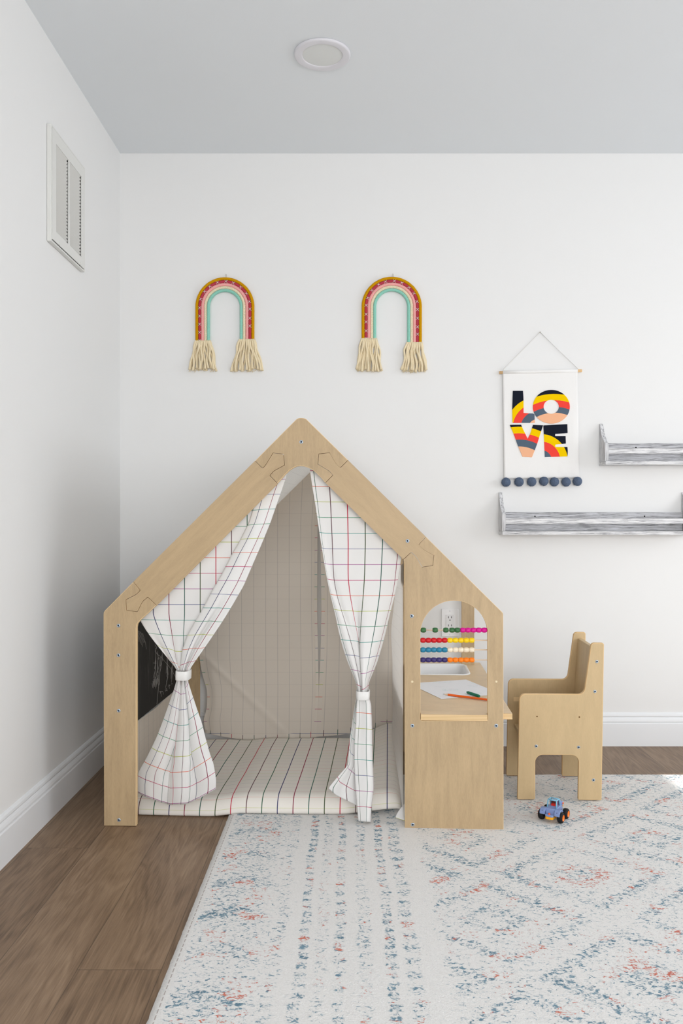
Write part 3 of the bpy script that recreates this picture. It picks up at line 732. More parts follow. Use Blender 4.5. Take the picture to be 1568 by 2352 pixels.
# ------------------------------------------------------------------ curtains
PXM = 1/748.0
def build_curtain(label, base, up, low, n, m1, m2, tie):
    """up(s,k), low(s,k) -> (px, py, v): columns s in 0..1, rows k in 0..1"""
    r = thing('tent_curtain', label, 'curtain', base, -YAW, 'tied curtains at the playhouse front')
    bm = NB(); uvl = bm.loops.layers.uv.new('uv'); g = []; U = []
    for i in range(n+1):
        s = i/n; P = [up(s, k/m1) for k in range(m1+1)]; Q = [low(s, k/m2) for k in range(1, m2+1)]
        su = up(s, -1)                       # (u px, start v px)
        uv = []; d = 0.0
        for k, p in enumerate(P):
            if k: d += math.hypot(p[0]-P[k-1][0], p[1]-P[k-1][1])
            uv.append((su[0]*PXM, tie['dir']*(su[1]+d)*PXM))
        g.append([bm.verts.new(HP(*p)) for p in P+Q])
        dq = [0.0]; 
        for k in range(len(Q)-1, 0, -1): dq.append(dq[-1]+math.hypot(Q[k][0]-Q[k-1][0], Q[k][1]-Q[k-1][1]))
        dq.reverse()
        uv += [(su[0]*PXM, (tie['hem']-tie['dir']*x)*PXM) for x in dq]
        U.append(uv)
    m = m1+m2
    for i in range(n):
        for j in range(m):
            f = bm.faces.new((g[i][j], g[i][j+1], g[i+1][j+1], g[i+1][j])); f.smooth = True
            for l, (a, b) in zip(f.loops, ((i, j), (i, j+1), (i+1, j+1), (i+1, j))): l[uvl].uv = U[a][b]
    o = obj('cloth', bm, m_cloth, r, smooth=True)
    so_ = o.modifiers.new('sol', 'SOLIDIFY'); so_.thickness = 0.0008; so_.offset = 0
    # the band that gathers it
    x0, x1, y0, y1, v = tie['box']; bm = NB()
    c0, c1 = HP((x0+x1)/2+0.5, y0, v), HP((x0+x1)/2, y1, v); rx = (HP(x1, y0, v)-HP(x0, y0, v)).length/2; ry = tie['depth']
    K = 40; up_ = (c0-c1); rings = []
    for q, (f_, e) in enumerate(((0.0, 0.0), (0.03, 0.0008), (0.5, 0.0012), (0.97, 0.0008), (1.0, 0.0), (0.97, -0.0012), (0.03, -0.0012))):
        rings.append([bm.verts.new(c1+up_*f_+UD*((rx+e)*math.copysign(abs(math.cos(2*PI*k/K))**0.5, math.cos(2*PI*k/K)))+FN*((ry+e)*math.copysign(abs(math.sin(2*PI*k/K))**0.8, math.sin(2*PI*k/K)))) for k in range(K)])
    for q in range(len(rings)):
        A, B = rings[q], rings[(q+1) % len(rings)]
        for k in range(K): bm.faces.new((A[k], A[(k+1) % K], B[(k+1) % K], B[k])).smooth = True
    bmesh.ops.recalc_face_normals(bm, faces=bm.faces)
    tb = obj('tie_band', bm, m_band, r, label='white cotton tie band')
    return r
def sp1(x, tab):
    w = 0.02
    return (interp(tab, x-2*w)+2*interp(tab, x-w)+2*interp(tab, x)+2*interp(tab, x+w)+interp(tab, x+2*w))/8
# left curtain --------------------------------------------------------------
Ltab = [(1100, 600), (1140, 586), (1165, 580), (1200, 570), (1243, 549), (1273, 531), (1319, 508), (1356, 486), (1396, 465), (1430, 445), (1460, 428.5), (1494, 417), (1537, 412)]
Rtab = [(1050, 662), (1096, 657), (1145, 640), (1200, 621), (1252, 599.6), (1305, 576.6), (1344, 560), (1374, 543), (1408, 523), (1430, 509), (1463, 487), (1506, 457), (1538, 435)]
SA, SB, SE = 317.0, 577.0, 662.0
YT = 1540.0
def upL(s, k):
    # 0..0.70 hanging part, 0.70..1 gathered front fold
    if s < 0.70: S = lerp(SA, SB, s/0.70)
    else: S = lerp(SB, SE, (s-0.70)/0.30)
    y0 = 1722-S
    if k == -1: return (S-316, y0-1245)
    y = lerp(y0, YT, k)
    if S <= SB:
        a = (S-SA)/(430-SA); tx = lerp(407, 427, (S-SA)/(SB-SA))
        ys = 1408 if S < 430 else 1440
        ys = max(ys, y0+8)
        q = max(0.0, min(1.0, (y-ys)/(YT-ys)))
        x = lerp(S, tx, q**1.22)
        lim = sinterp(Ltab, y)+lerp(8, 24, (S-SA)/(SB-SA))*sm(1540, 1440, y)*1.0+4
        if S > 400: x = x-max(0, (x-lim)) if x > lim else x
        fold = math.sin((S-SA)*0.115+0.6)
        v = 0.030+0.018*sm(10, 120, y-(1745-S))*(1-q)+0.006*fold*q+0.010*q
        v += 0.003*math.sin(S*0.03+y*0.012)*sm(1150, 1350, y)
        if x >= lim-1 and S > 400: v += 0.012
        w = 1-q
        x += 2.2*math.sin((S-SA)*0.115+2.2)*sm(0.25, 0.8, q)
    else:
        w = (S-SB)/(SE-SB)
        x = lerp(sinterp(Ltab, y), sinterp(Rtab, y), w)
        q = sm(1150, YT, y)
        crease = math.exp(-((w-0.56)/0.10)**2)*sm(1330, 1450, y)
        v = 0.024-0.016*math.sin(PI*min(1, w*1.06))*sm(1130, 1230, y)-0.006*q+0.020*crease+0.012*(1-sm(0.0, 0.06, w))
        x -= 5*crease*sm(1330, 1450, y)*(1-q*0.7)
        x += 0.0
    v = max(v, 0.021) if y < S*0+1750-x+6 else v
    return (x, y, v)
LL = [(1545, 408), (1558, 406.7), (1589, 397), (1622, 385), (1659, 371.5), (1691, 359), (1720, 345.5), (1745, 333), (1775, 316), (1800, 313.5), (1850, 315)]
LR = [(1545, 434), (1561, 431), (1589, 440), (1625, 452.6), (1659, 465), (1696, 474), (1730, 483), (1754, 491.5), (1791, 497), (1815, 496), (1850, 490)]
LBt = [(0.0, 1820), (0.09, 1829), (0.28, 1843), (0.44, 1849), (0.64, 1847), (0.83, 1835), (1.0, 1812)]
def lowL(s, k):
    yb = interp(LBt, s); y = lerp(YT, yb, k)
    A = sm(0, 0.14, k)*(1-0.80*sm(0.30, 0.95, k))
    w = lerp(s, sp1(s, ((0, 0), (0.15, 0.24), (0.28, 0.45), (0.35, 0.50), (0.42, 0.40), (0.47, 0.36), (0.56, 0.52), (0.66, 0.66), (0.72, 0.68), (0.78, 0.60), (0.83, 0.62), (0.92, 0.82), (1, 1))), A)
    B = sm(0, 0.10, k)*(1-0.55*sm(0.35, 1.0, k))
    x = lerp(sinterp(LL, y), sinterp(LR, y), w)
    v = 0.046+0.018*k+0.022*B*sp1(s, ((0, 0.2), (0.12, -0.5), (0.24, -0.5), (0.33, 0.6), (0.40, 0.9), (0.46, 0.0), (0.53, -0.9), (0.62, -0.8), (0.70, 0.3), (0.76, 0.9), (0.82, 0.2), (0.90, -0.4), (1, 0.3)))-0.014*math.sin(PI*s)*sm(0.1, 0.9, k)
    v += 0.006*mnoise.noise((s*6, k*5, 2))*sm(0.2, 0.8, k)
    return (x, y, max(v, 0.022 if x < 322 else -0.01))
build_curtain('printed grid curtain tied left, hanging beside the chalkboard', H(0.24, 0.04, 0.04), upL, lowL, 150, 90, 70,
    {'hem': 110+252, 'dir': 1, 'box': (405.5, 436.5, 1538.5, 1559.5, 0.030), 'depth': 0.030})
# right curtain -------------------------------------------------------------
Etab = [(1040, 706), (1081, 711.7), (1115, 716.5), (1153, 723), (1228, 734), (1303, 746), (1341, 753), (1378, 761), (1414, 769.6), (1451, 777), (1487, 786), (1522, 798), (1556, 812.4), (1571, 818), (1590, 821)]
Gtab = [(1250, 926), (1285, 921), (1305, 917.8), (1342, 911.8), (1378, 904), (1414, 894.6), (1450, 886.8), (1484, 878), (1520, 867), (1555, 852.5), (1568, 847), (1590, 845)]
YT2 = 1594.0
def upR(s, k):
    S = lerp(709, 926, s); y0 = S+334
    if k == -1: return (-(S-722)*0.957, y0-1153)
    y = lerp(y0, YT2, k)
    E, G = sinterp(Etab, y), sinterp(Gtab, y)
    W = G-E; kk = 0.17*W
    def f(S):
        q = S-E; a = (q+math.sqrt(q*q+kk*kk))/2
        b = W-a; b = (b+math.sqrt(b*b+kk*kk*0.6))/2
        return W-b
    smin = 709; smax = min(926.0, y-334)
    lo, hi = f(smin), f(926.0)
    t = (f(S)-lo)/(hi-lo)
    x = E+t*W
    q = sm(1300, 1575, y)
    qx = sm(1310, 1545, y)
    x = lerp(x, E+W*sp1(s, ((0, 0), (0.16, 0.20), (0.32, 0.46), (0.40, 0.53), (0.50, 0.47), (0.57, 0.38), (0.66, 0.52), (0.80, 0.74), (1, 1))), qx*0.9)
    v = 0.033+0.020*qx*sp1(s, ((0, 0.1), (0.14, -0.5), (0.30, -0.1), (0.40, 0.7), (0.48, 1.0), (0.55, 0.1), (0.62, -0.9), (0.74, -0.8), (0.88, -0.2), (1, 0.5)))-0.006*q
    v += 0.005*math.sin(S*0.022+y*0.008)*sm(1100, 1300, y)+0.003*sm(1100, 1250, y)
    crease = math.exp(-((s-(0.18+0.10*sm(1250, 1500, y)))/0.05)**2)*sm(1150, 1350, y); v += 0.006*crease
    return (x, y, max(v, 0.0215) if y < 1300 else v)
ML = [(1594, 821), (1605, 820.6), (1626, 818.6), (1663, 817.6), (1696, 814.5), (1737, 813.5), (1778, 814.5), (1822, 817.6), (1886, 822.7)]
MR = [(1594, 845), (1602, 847), (1616, 852), (1659, 854), (1745, 855.7), (1808, 858.4), (1851, 853), (1888, 851)]
BL = [(1594, 820), (1612, 816.5), (1630, 813), (1663, 808.5), (1696, 803.5), (1740, 800), (1757, 799), (1790, 770), (1811, 753), (1840, 757), (1890, 765)]
BB = [(0.0, 1811), (0.25, 1828), (0.5, 1837), (1.0, 1856)]
def lowR(s, k):
    if s < 0.42:                            # the layer behind, swept to the left
        w = s/0.42; yb = interp(BB, w); y = lerp(YT2, yb, k)
        x = lerp(sinterp(BL, y), sinterp(ML, y)+10, w)
        v = 0.052+0.012*math.sin(w*7)*(1-k)-0.010*math.sin(PI*w)*k+0.004*math.sin(w*9+k*7)*k
        v = lerp(0.034, v, sm(0, 0.15, k))
    else:
        w = (s-0.42)/0.58; yb = lerp(1885, 1889, w); y = lerp(YT2, yb, k)
        x = lerp(sinterp(ML, y), sinterp(MR, y), 0.5-0.5*math.cos(PI*min(1.0, w*1.05)) if w < 0.96 else 1.0-(w-0.96)*3.0)
        v = 0.030-0.014*math.sin(PI*w)-0.004*math.cos(w*2*PI*1.5)*(1-0.5*k)
        v = lerp(v, v-0.004, k)+0.012*sm(0.94, 1, w)
    return (x, y, v)
build_curtain('printed grid curtain tied in the middle, hanging beside the arched window panel', H(0.74, 0.03, 0.02), upR, lowR, 120, 90, 70,
    {'hem': 38, 'dir': -1, 'box': (818, 848, 1585, 1604.5, 0.028), 'depth': 0.026})

# ------------------------------------------------------------------ child's chair
CXo, CYo = 0.563, 2.714
chair = thing('child_chair', 'small plywood armchair standing on the rug beside the playhouse desk', 'chair', (CXo, CYo, RUGZ), -YAW)
cp = roundpoly([(1188, 1836.5, 3), (1192.8, 1593.8, 14), (1341, 1594.8, 15), (1357.6, 1476.6, 9), (1387, 1476.8, 5), (1381.3, 1838, 1.5), (1327.6, 1837.5, 1.5), (1329, 1734.6, 17), (1229, 1734, 17), (1228.6, 1836.5, 4)], 8)
cpl = [HUZ(x, y, 0, CXo, CYo) for x, y in cp]
def CHp(u, v, z): return H(u, v, z, CXo, CYo)
VR = 0.252
for v in (0.0, VR):
    obj('side_panel', prism([CHp(u, v, z) for u, z in cpl], FN*0.015), [m_plyC, m_edgeC], chair, bevel=0.0024, seg=3, edge=True)
sz = 0.186
obj('seat', box((0.022, 0.0152, sz), (0.255, VR-0.0002, sz+0.015), CHp), m_plyC, chair, bevel=0.002)
bt, bb = HUZ(1326.4, 1466, VR, CXo, CYo), HUZ(1311, 1690, VR, CXo, CYo)
obj('backrest', prism([CHp(u, 0.0152, z) for u, z in (bt, (bt[0]+0.015, bt[1]), (bb[0]+0.015, bb[1]), bb)], FN*(VR-0.0154)), [m_plyC, m_plyC], chair, bevel=0.002)
q0, q1 = HUZ(1179, 1601, VR, CXo, CYo), HUZ(1196, 1611, VR, CXo, CYo)
obj('tray_slot', box((q0[0], VR-0.0005, q1[1]), (q1[0]+0.1, VR+0.001, q0[1]), CHp), plain('pale routed wood', (232, 204, 158), 0.6, 0.2), chair, label='pale routed slot')
for x, y in ((1370.3, 1519.6), (1365.7, 1588.3), (1230.9, 1713.8), (1328.3, 1716.2), (1362.5, 1791.6)): bolt(HP(x, y, 0, CXo, CYo), -FN, 0.0052, chair)
for x, y in ((1232.8, 1645.6), (1330, 1647)):
    bm = NB(); add_lathe(bm, [(0.0003, 0), (0.0003, 0.0026)], HP(x, y, 0, CXo, CYo), -FN, 14)
    obj('peg_hole', bm, plain('drilled hole', (112, 82, 46), 0.9, 0.1), chair)

# ------------------------------------------------------------------ toy buggy
def toy():
    c = TZ(1271.5, 1880.5, RUGZ); ang = math.radians(-34.5)
    R = thing('toy_buggy', 'small blue toy buggy with black tyres and orange hubs on the rug', 'toy car', (c.x, c.y, RUGZ), ang)
    ca, sa = math.cos(ang), math.sin(ang)
    def L(x, y, z): return Vector((c.x+x*ca-y*sa, c.y+x*sa+y*ca, RUGZ+z))
    D = lambda x, y, z: L(x, y, z)-L(0, 0, 0)
    blue = plain('lavender blue plastic', (132, 152, 200), 0.35, 0.5); sky = plain('sky blue plastic', (128, 186, 214), 0.35, 0.5)
    org = plain('orange plastic', (255, 128, 16), 0.35, 0.5); yel = plain('amber plastic', (252, 176, 24), 0.35, 0.5)
    blk = plain('black rubber', (18, 19, 22), 0.6, 0.3); red = plain('red plastic', (220, 50, 36), 0.4, 0.4); plum = plain('plum decal', (66, 20, 60), 0.5, 0.3)
    brown = plain('brown plastic', (92, 40, 32), 0.5, 0.3)
    zw, rw = 0.0158, 0.0158; XW = 0.0300; YW = 0.0220
    for sx in (-1, 1):
        for y in (-YW, YW):
            bm = NB(); w = 0.0085
            add_lathe(bm, [(-w, 0.006), (-w, 0.0115), (-w*0.8, 0.0142), (-w*0.4, rw), (w*0.4, rw), (w*0.8, 0.0142), (w, 0.0115), (w, 0.0094)], L(sx*XW, y, zw), D(sx, 0, 0), 28)
            wh = obj('wheel', bm, blk, R, smooth=True, label='black rubber tyre')
            bm = NB(); add_lathe(bm, [(w*0.2, 0.0), (w*0.75, 0.0028), (w*0.62, 0.0042), (w*0.62, 0.0066), (w*0.9, 0.0086), (w, 0.0094)], L(sx*XW, y, zw), D(sx, 0, 0), 24)
            obj('hub', bm, org, wh, smooth=True, label='orange hub')
    obj('chassis', prism([L(x, y, 0.010) for x, y in roundpoly([(-0.013, -0.043, 0.006), (0.013, -0.043, 0.006), (0.013, 0.03, 0.004), (-0.013, 0.03, 0.004)])], (0, 0, 0.008), (), 0), yel, R, bevel=0.0012)
    bm = box((-0.018, -0.030, 0.0175), (0.018, 0.031, 0.034)); bm.free()
    obj('body', prism([L(-0.017, y, z) for y, z in roundpoly([(-0.030, 0.018, 0.003), (-0.026, 0.038, 0.004), (0.012, 0.041, 0.003), (0.031, 0.036, 0.004), (0.031, 0.018, 0.003)])], D(0.034, 0, 0), (), 0), blue, R, bevel=0.0025, seg=3)
    obj('front_bumper', prism([L(x, y, 0.0182) for x, y in roundpoly([(-0.0135, -0.044, 0.007), (0.0135, -0.044, 0.007), (0.0135, -0.024, 0.001), (-0.0135, -0.024, 0.001)])], (0, 0, 0.006), (), 0), blue, R, bevel=0.0015)
    for sx in (-1, 1):                       # domed fenders over the front wheels, guards at the back
        y = -YW; bm = NB()
        pr = [(y-0.0165, 0.0215), (y-0.0155, 0.030), (y-0.009, 0.0372), (y+0.002, 0.0385), (y+0.011, 0.0365), (y+0.020, 0.030), (y+0.014, 0.0285), (y+0.006, 0.0335), (y-0.004, 0.0335), (y-0.0115, 0.0285), (y-0.0135, 0.0215)]
        a, b = (sx*0.0145, sx*0.0315)
        obj('fender', prism([L(a, yy, zz) for yy, zz in pr], D(b-a, 0, 0), (), 0, bm), blue, R, bevel=0.0025, seg=3)
        bm = NB(); add_lathe(bm, [(0, 0.0018), (0.0006, 0.0016), (0.0007, 0)], L(sx*0.023, -YW-0.0150, 0.0325), D(0, -0.75, 0.65), 3); obj('headlight_decal', bm, plum, R)
    bm = NB()                                # cab frame
    pw = 0.0023
    for sx in (-1, 1):
        add_tube(bm, [L(sx*0.0145, -0.017, 0.037), L(sx*0.0135, -0.0135, 0.058), L(sx*0.0125, -0.011, 0.0605), L(sx*0.0125, 0.008, 0.0605), L(sx*0.0135, 0.011, 0.058), L(sx*0.0145, 0.013, 0.037)], pw, 8)
    for y in (-0.011, 0.008): add_tube(bm, [L(-0.0125, y, 0.0605), L(0.0125, y, 0.0605)], pw, 8)
    obj('cab_frame', bm, sky, R, smooth=True, label='sky blue cab frame')
    obj('seat', prism([L(-0.009, y, z) for y, z in ((-0.002, 0.039), (-0.002, 0.044), (0.003, 0.045), (0.005, 0.056), (0.009, 0.056), (0.009, 0.039))], D(0.018, 0, 0), (), 0), red, R, bevel=0.001, label='red seat')
    obj('seat_back', box((-0.0085, 0.0015, 0.0465), (0.0085, 0.0040, 0.0565), L), brown, R, bevel=0.001)
    bm = NB(); add_lathe(bm, [(0, 0.0045), (0.013, 0.0045), (0.0145, 0.003), (0.0145, 0)], L(0.010, 0.020, 0.038), (0, 0, 1), 16); obj('tank', bm, blue, R, smooth=True)
    obj('rear_block', box((-0.015, 0.022, 0.036), (0.017, 0.033, 0.049), L), blue, R, bevel=0.002)
    bm = NB(); add_lathe(bm, [(0, 0.0034), (0.003, 0.0034), (0.0052, 0.0022), (0.0058, 0)], L(0, -0.039, 0.0235), (0, 0, 1), 16); obj('front_lamp', bm, red if False else plain('orange red plastic', (250, 92, 22), 0.35, 0.5), R, smooth=True)
    bm = NB(); add_lathe(bm, [(0, 0.0028), (0.002, 0.0028), (0.0032, 0.0014), (0.0034, 0)], L(0.017, 0.030, 0.043), D(1, 0, 0), 14); obj('side_lamp', bm, plain('orange red lamp', (246, 96, 40), 0.35, 0.5), R, smooth=True)
    obj('side_marker', box((0.0165, 0.029, 0.033), (0.0185, 0.0325, 0.038), L), yel, R, bevel=0.0005)
toy()

# ------------------------------------------------------------------ rope rainbows
def felt(name, c, sc_=240, g=0.14): return plain(name, c, 0.95, 0.08, grain=g, scale=sc_, bump=0.4)
m_rope = [felt('mustard felt', (204, 148, 10)), felt('raspberry felt', (182, 66, 82)), felt('pink felt', (246, 172, 168)), felt('cream cotton rope', (238, 222, 192), 200, 0.08), felt('mint felt', (146, 206, 188))]
m_tassel = felt('cream cotton tassel', (238, 222, 188), 260, 0.12)
m_thread = plain('white thread', (244, 242, 240), 0.8, 0.1)
m_nail = plain('small nail', (168, 156, 140), 0.4, 0.4, 0.4)
def rainbow(label, cx, top, rout, yl, yr, spreads, seed):
    rd = random.Random(seed); Y = YB-0.0085; s = FPX/Y
    rc = 3.45/s*1.0; pitch = 6.62
    cyA = top+rout*0.98
    R = thing('rope_rainbow', label, 'wall hanging', WP(cx, yl, YB-0.001), 0, 'rope rainbows on the wall')
    def path(k, n=64):
        r = rout-3.4-pitch*k; p = []
        yL, yR = yl+rd.uniform(-1.5, 1.5), yr+rd.uniform(-1.5, 1.5)
        for i in range(26): p.append((cx-r-(1.5 if i < 8 else 0)*(8-i)/8*0, lerp(yL, cyA, i/26)))
        for i in range(n+1):
            a = PI-PI*i/n; p.append((cx+r*math.cos(a), cyA-r*1.0*math.sin(a)*(1.0)))
        for i in range(1, 27): p.append((cx+r, lerp(cyA, yR, i/26)))
        return [(x+1.2*math.sin((y-top)*0.012+0.5)*0, y) for x, y in p]
    names = ('mustard_cord', 'raspberry_cord', 'pink_cord', 'twisted_cord', 'mint_cord')
    for k in range(5):
        p = path(k); pts = [WP(x, y, Y-0.0006*mnoise.noise((x*0.05, y*0.05, k))) for x, y in p]
        L = [0.0]
        for a, b in zip(pts, pts[1:]): L.append(L[-1]+(b-a).length)
        bm = NB()
        if k == 3:                             # three twisted strands
            dens = []
            for a, b in zip(pts, pts[1:]):
                for q in range(4): dens.append(a.lerp(b, q/4))
            dens.append(pts[-1]); fr = frames(dens); d = 0.0
            ls = [0.0]
            for a, b in zip(dens, dens[1:]): ls.append(ls[-1]+(b-a).length)
            for st in range(3):
                hp = [q+fr[i][1]*math.cos(ls[i]*2*PI/0.021+st*2*PI/3)*rc*0.46+fr[i][2]*math.sin(ls[i]*2*PI/0.021+st*2*PI/3)*rc*0.46 for i, q in enumerate(dens)]
                add_tube(bm, hp, rc*0.58, 8)
        elif k == 1:
            add_tube(bm, pts, lambda i, a: rc*(1.0-0.16*math.exp(-((((L[i]+0.012) % 0.034)-0.017)/0.004)**2)), 12)
        else:
            add_tube(bm, pts, lambda i, a: rc*(1.02+0.05*mnoise.noise((i*0.5, a, k))), 12)
        cord = obj(names[k], bm, m_rope[k], R, smooth=True)
        if k == 1:
            n = int(L[-1]/0.034)
            fr = frames(pts)
            for q in range(n):
                d = 0.005+0.034*q+0.0
                i = min(range(len(L)), key=lambda j: abs(L[j]-d))
                t = (pts[min(i+1, len(pts)-1)]-pts[max(0, i-1)]).normalized(); side = t.cross(Vector((0, 1, 0))).normalized()
                c = pts[i]; bm = NB()
                for sgn in (-1, 1):
                    line = []
                    for f_ in range(-4, 5):
                        u = f_/4; line.append(c+side*(u*rc*0.95)+t*(sgn*u*rc*0.95)+Vector((0, -1, 0))*(rc*math.sqrt(max(0, 1-(u*0.93)**2))*0.92+0.0007))
                    add_tube(bm, line, 0.0007, 5)
                obj('cross_stitch', bm, m_thread, cord, smooth=True, label='white thread cross stitch')
    for side, (xa, xb, ytop, ybot) in enumerate(spreads):
        bm = NB(); n = 9
        rng = (cx-rout+1, cx-rout+33) if side == 0 else (cx+rout-33, cx+rout-1)
        for layer in range(2):
            for i in range(n):
                f_ = (i+0.5*layer)/(n-0.5); x0 = lerp(rng[0], rng[1], f_); x1 = lerp(xa, xb, f_)+rd.uniform(-2, 2); yb = ybot+rd.uniform(-5, 2)
                ph = rd.uniform(0, 6.28); am = rd.uniform(1.6, 4.2); pts = []
                for j in range(15):
                    t = j/14; bell = sm(0, 0.35, t)
                    x = lerp(x0, x1, t**0.8)+am*bell*math.sin(t*7.5+ph)*(1-0.6*t)
                    pts.append(WP(x, lerp(ytop-3, yb, t), Y-0.004+layer*0.008-0.005*bell*math.sin(t*6+ph*1.7)*(1-layer)))
                add_tube(bm, pts, lambda i_, a: 0.0046*(0.92+0.14*math.sin(i_*0.9+a*2))*(1.0 if i_ < 12 else 1.0+0.10*(i_-11)), 7)
        for i in range(60):                     # frayed ends
            x = lerp(xa, xb, rd.random()); y = ybot-rd.uniform(0, 8)
            a = WP(x, y, Y-rd.uniform(-0.004, 0.009)); add_tube(bm, [a, a+Vector((rd.uniform(-.006, .006), rd.uniform(-.003, .002), -rd.uniform(.002, .008)))], 0.0008, 4)
        obj('tassel', bm, m_tassel, R, smooth=True)
    bm = NB(); hx = cx+2.5
    add_tube(bm, [WP(hx-1.6, top+4, Y-0.001), WP(hx-1.2, top-7, YB-0.004), WP(hx, top-9, YB-0.004), WP(hx+1.2, top-7, YB-0.004), WP(hx+1.6, top+4, Y-0.001)], 0.0006, 5)
    obj('hanging_loop', bm, m_nail, R, smooth=True)
rainbow('yarn rope rainbow hanging left, near the room corner', 516.3, 638.4, 67.6, 785, 783, [(434, 497, 785, 851), (531, 603, 782, 852)], 1)
rainbow('yarn rope rainbow hanging right, nearer the lettered banner', 899.3, 637.2, 69.0, 780, 790, [(818, 878, 780, 852), (922, 980, 789, 854)], 5)

# ------------------------------------------------------------------ lettered banner
def banner():
    Y0 = YB-0.008
    R = thing('wall_banner', 'white tufted cloth banner reading LOVE with slate pompoms, hung on a dowel', 'banner', WP(1242, 1100, YB-0.001))
    def bx(a, t):
        x = lerp(lerp(1154, 1157.2, t), lerp(1325.6, 1330.4, t), a); y = lerp(lerp(853, 850.5, a), lerp(1100, 1097.5, a), t)
        return x, y
    def dep(a, t): return 0.0012*math.sin(a*5+t*3)*sm(0.1, 0.9, t)-0.002*math.exp(-((a-0.93)/0.03)**2)*sm(0.2, 0.6, t)*0.8
    def fn(a, t):
        x, y = bx(a, t); return WP(x, y, Y0+dep(a, t))
    mc = plain('banner canvas', (242, 241, 239), 0.9, 0.1, grain=0.03, scale=700, bump=0.25)
    o = obj('banner_cloth', sheet(40, 50, fn, lambda a, t: (a, t)), mc, R, smooth=True)
    s_ = o.modifiers.new('sol', 'SOLIDIFY'); s_.thickness = 0.0022; s_.offset = 0
    m_dow = plain('pale dowel', (228, 190, 140), 0.6, 0.2)
    bm = NB(); add_tube(bm, [WP(1146.5, 855.8, Y0+0.0005), WP(1335.5, 851.5, Y0+0.0005)], 0.0062, 14); obj('dowel', bm, m_dow, R)
    bm = NB(); K = 16; ringsA = []
    add_tube(bm, [WP(1154, 855.3, Y0+0.0005), WP(1200, 854.4, Y0+0.0005), WP(1280, 852.6, Y0+0.0005), WP(1325.6, 851.8, Y0+0.0005)], 0.0074, K); obj('rod_sleeve', bm, mc, R, smooth=True)
    bm = NB(); nail = WP(1239.7, 763, YB-0.004)
    for e in ((1155.5, 848.5), (1326.5, 846.5)): add_tube(bm, [WP(e[0], e[1]+6, Y0), WP(e[0], e[1], YB-0.006), WP(lerp(e[0], 1239.7, 0.5), lerp(e[1], 763, 0.5), YB-0.004), nail], 0.0012, 6)
    obj('hanging_string', bm, plain('cotton string', (226, 224, 221), 0.9, 0.1), R, smooth=True)
    bm = NB(); add_tube(bm, [nail+Vector((0, -0.004, 0)), nail+Vector((0, 0.004, 0))], 0.002, 10); obj('nail', bm, m_nail, R)
    # letters
    O8 = lambda x, y: (x/8.253+1150, y/8.253+880)
    cols = [(253, 192, 152), (92, 108, 124), (252, 78, 68), (255, 210, 4), (32, 36, 48)]
    def lm(name, c, radii):
        m = M(name); x, y, z = m.sep(m.coord()); n = m.noise(m.coord(), 420, 2)
        cw = WP(*O8(*c), Y0)-R.location
        d = m.m('SQRT', m.add(m.m('POWER', m.sub(x, cw.x), 2.0), m.m('POWER', m.sub(z, cw.z), 2.0)))
        d = m.add(d, m.mul(m.sub(n, 0.5), 0.0012))
        sc2 = Y0/FPX/8.253
        t = m.m('DIVIDE', d, max(radii)*sc2*1.5)
        stops = [(0.0, s2l(cols[0]))]+[(r/max(radii)/1.5, s2l(cols[i+1])) for i, r in enumerate(radii)]
        col = m.ramp(t, stops, True); hz = m.noise(m.coord(), 900, 2)
        m.base(m.mix(0.08, col, m.mix(hz, (0, 0, 0, 1), col)), 0.95, 0.05); m.bump(hz, 0.5, 0.002); return m.mat
    def letter(name, poly, hole, c, radii):
        bm = prism([WP(*O8(x, y), Y0-0.0042) for x, y in poly], (0, 0.0034, 0), [[WP(*O8(x, y), Y0-0.0042) for x, y in hole]] if hole else [], 0)
        obj('tufted_letter', bm, lm('tufted yarn '+name, c, radii), R, bevel=0.001, seg=2, label='letter '+name+' in banded black, yellow, red, slate and peach')
    letter('L', [(228, 145), (420, 145), (426, 250), (430, 355), (430, 565), (540, 572), (612, 575), (638, 592), (640, 690), (648, 752), (222, 752), (218, 600), (216, 500), (222, 300)], None, (680, 850), [162, 310, 460, 578])
    letter('O', arc(957, 447, 350, 0, 357, 60, 320), arc(955, 447, 145, 0, 355, 40, 133), (1005, 1275), [707, 822, 945, 1066])
    letter('V', [(170, 790), (385, 788), (410, 850), (465, 965), (508, 1056), (560, 950), (585, 870), (608, 790), (800, 798), (765, 905), (690, 1145), (640, 1280), (588, 1407), (410, 1395), (330, 1205), (250, 980)], None, (340, 1842), [637, 770, 888, 1012])
    letter('E', [(806, 800), (1260, 776), (1265, 945), (1034, 962), (1025, 985), (1034, 1005), (1228, 1004), (1232, 1145), (1036, 1164), (1029, 1190), (1038, 1210), (1262, 1210), (1268, 1290), (1264, 1388), (832, 1402), (820, 1100)], None, (760, 1470), [5, 198, 358, 500])
    pm = plain('slate wool', (94, 108, 130), 1.0, 0.03, grain=0.3, scale=350, bump=0.8)
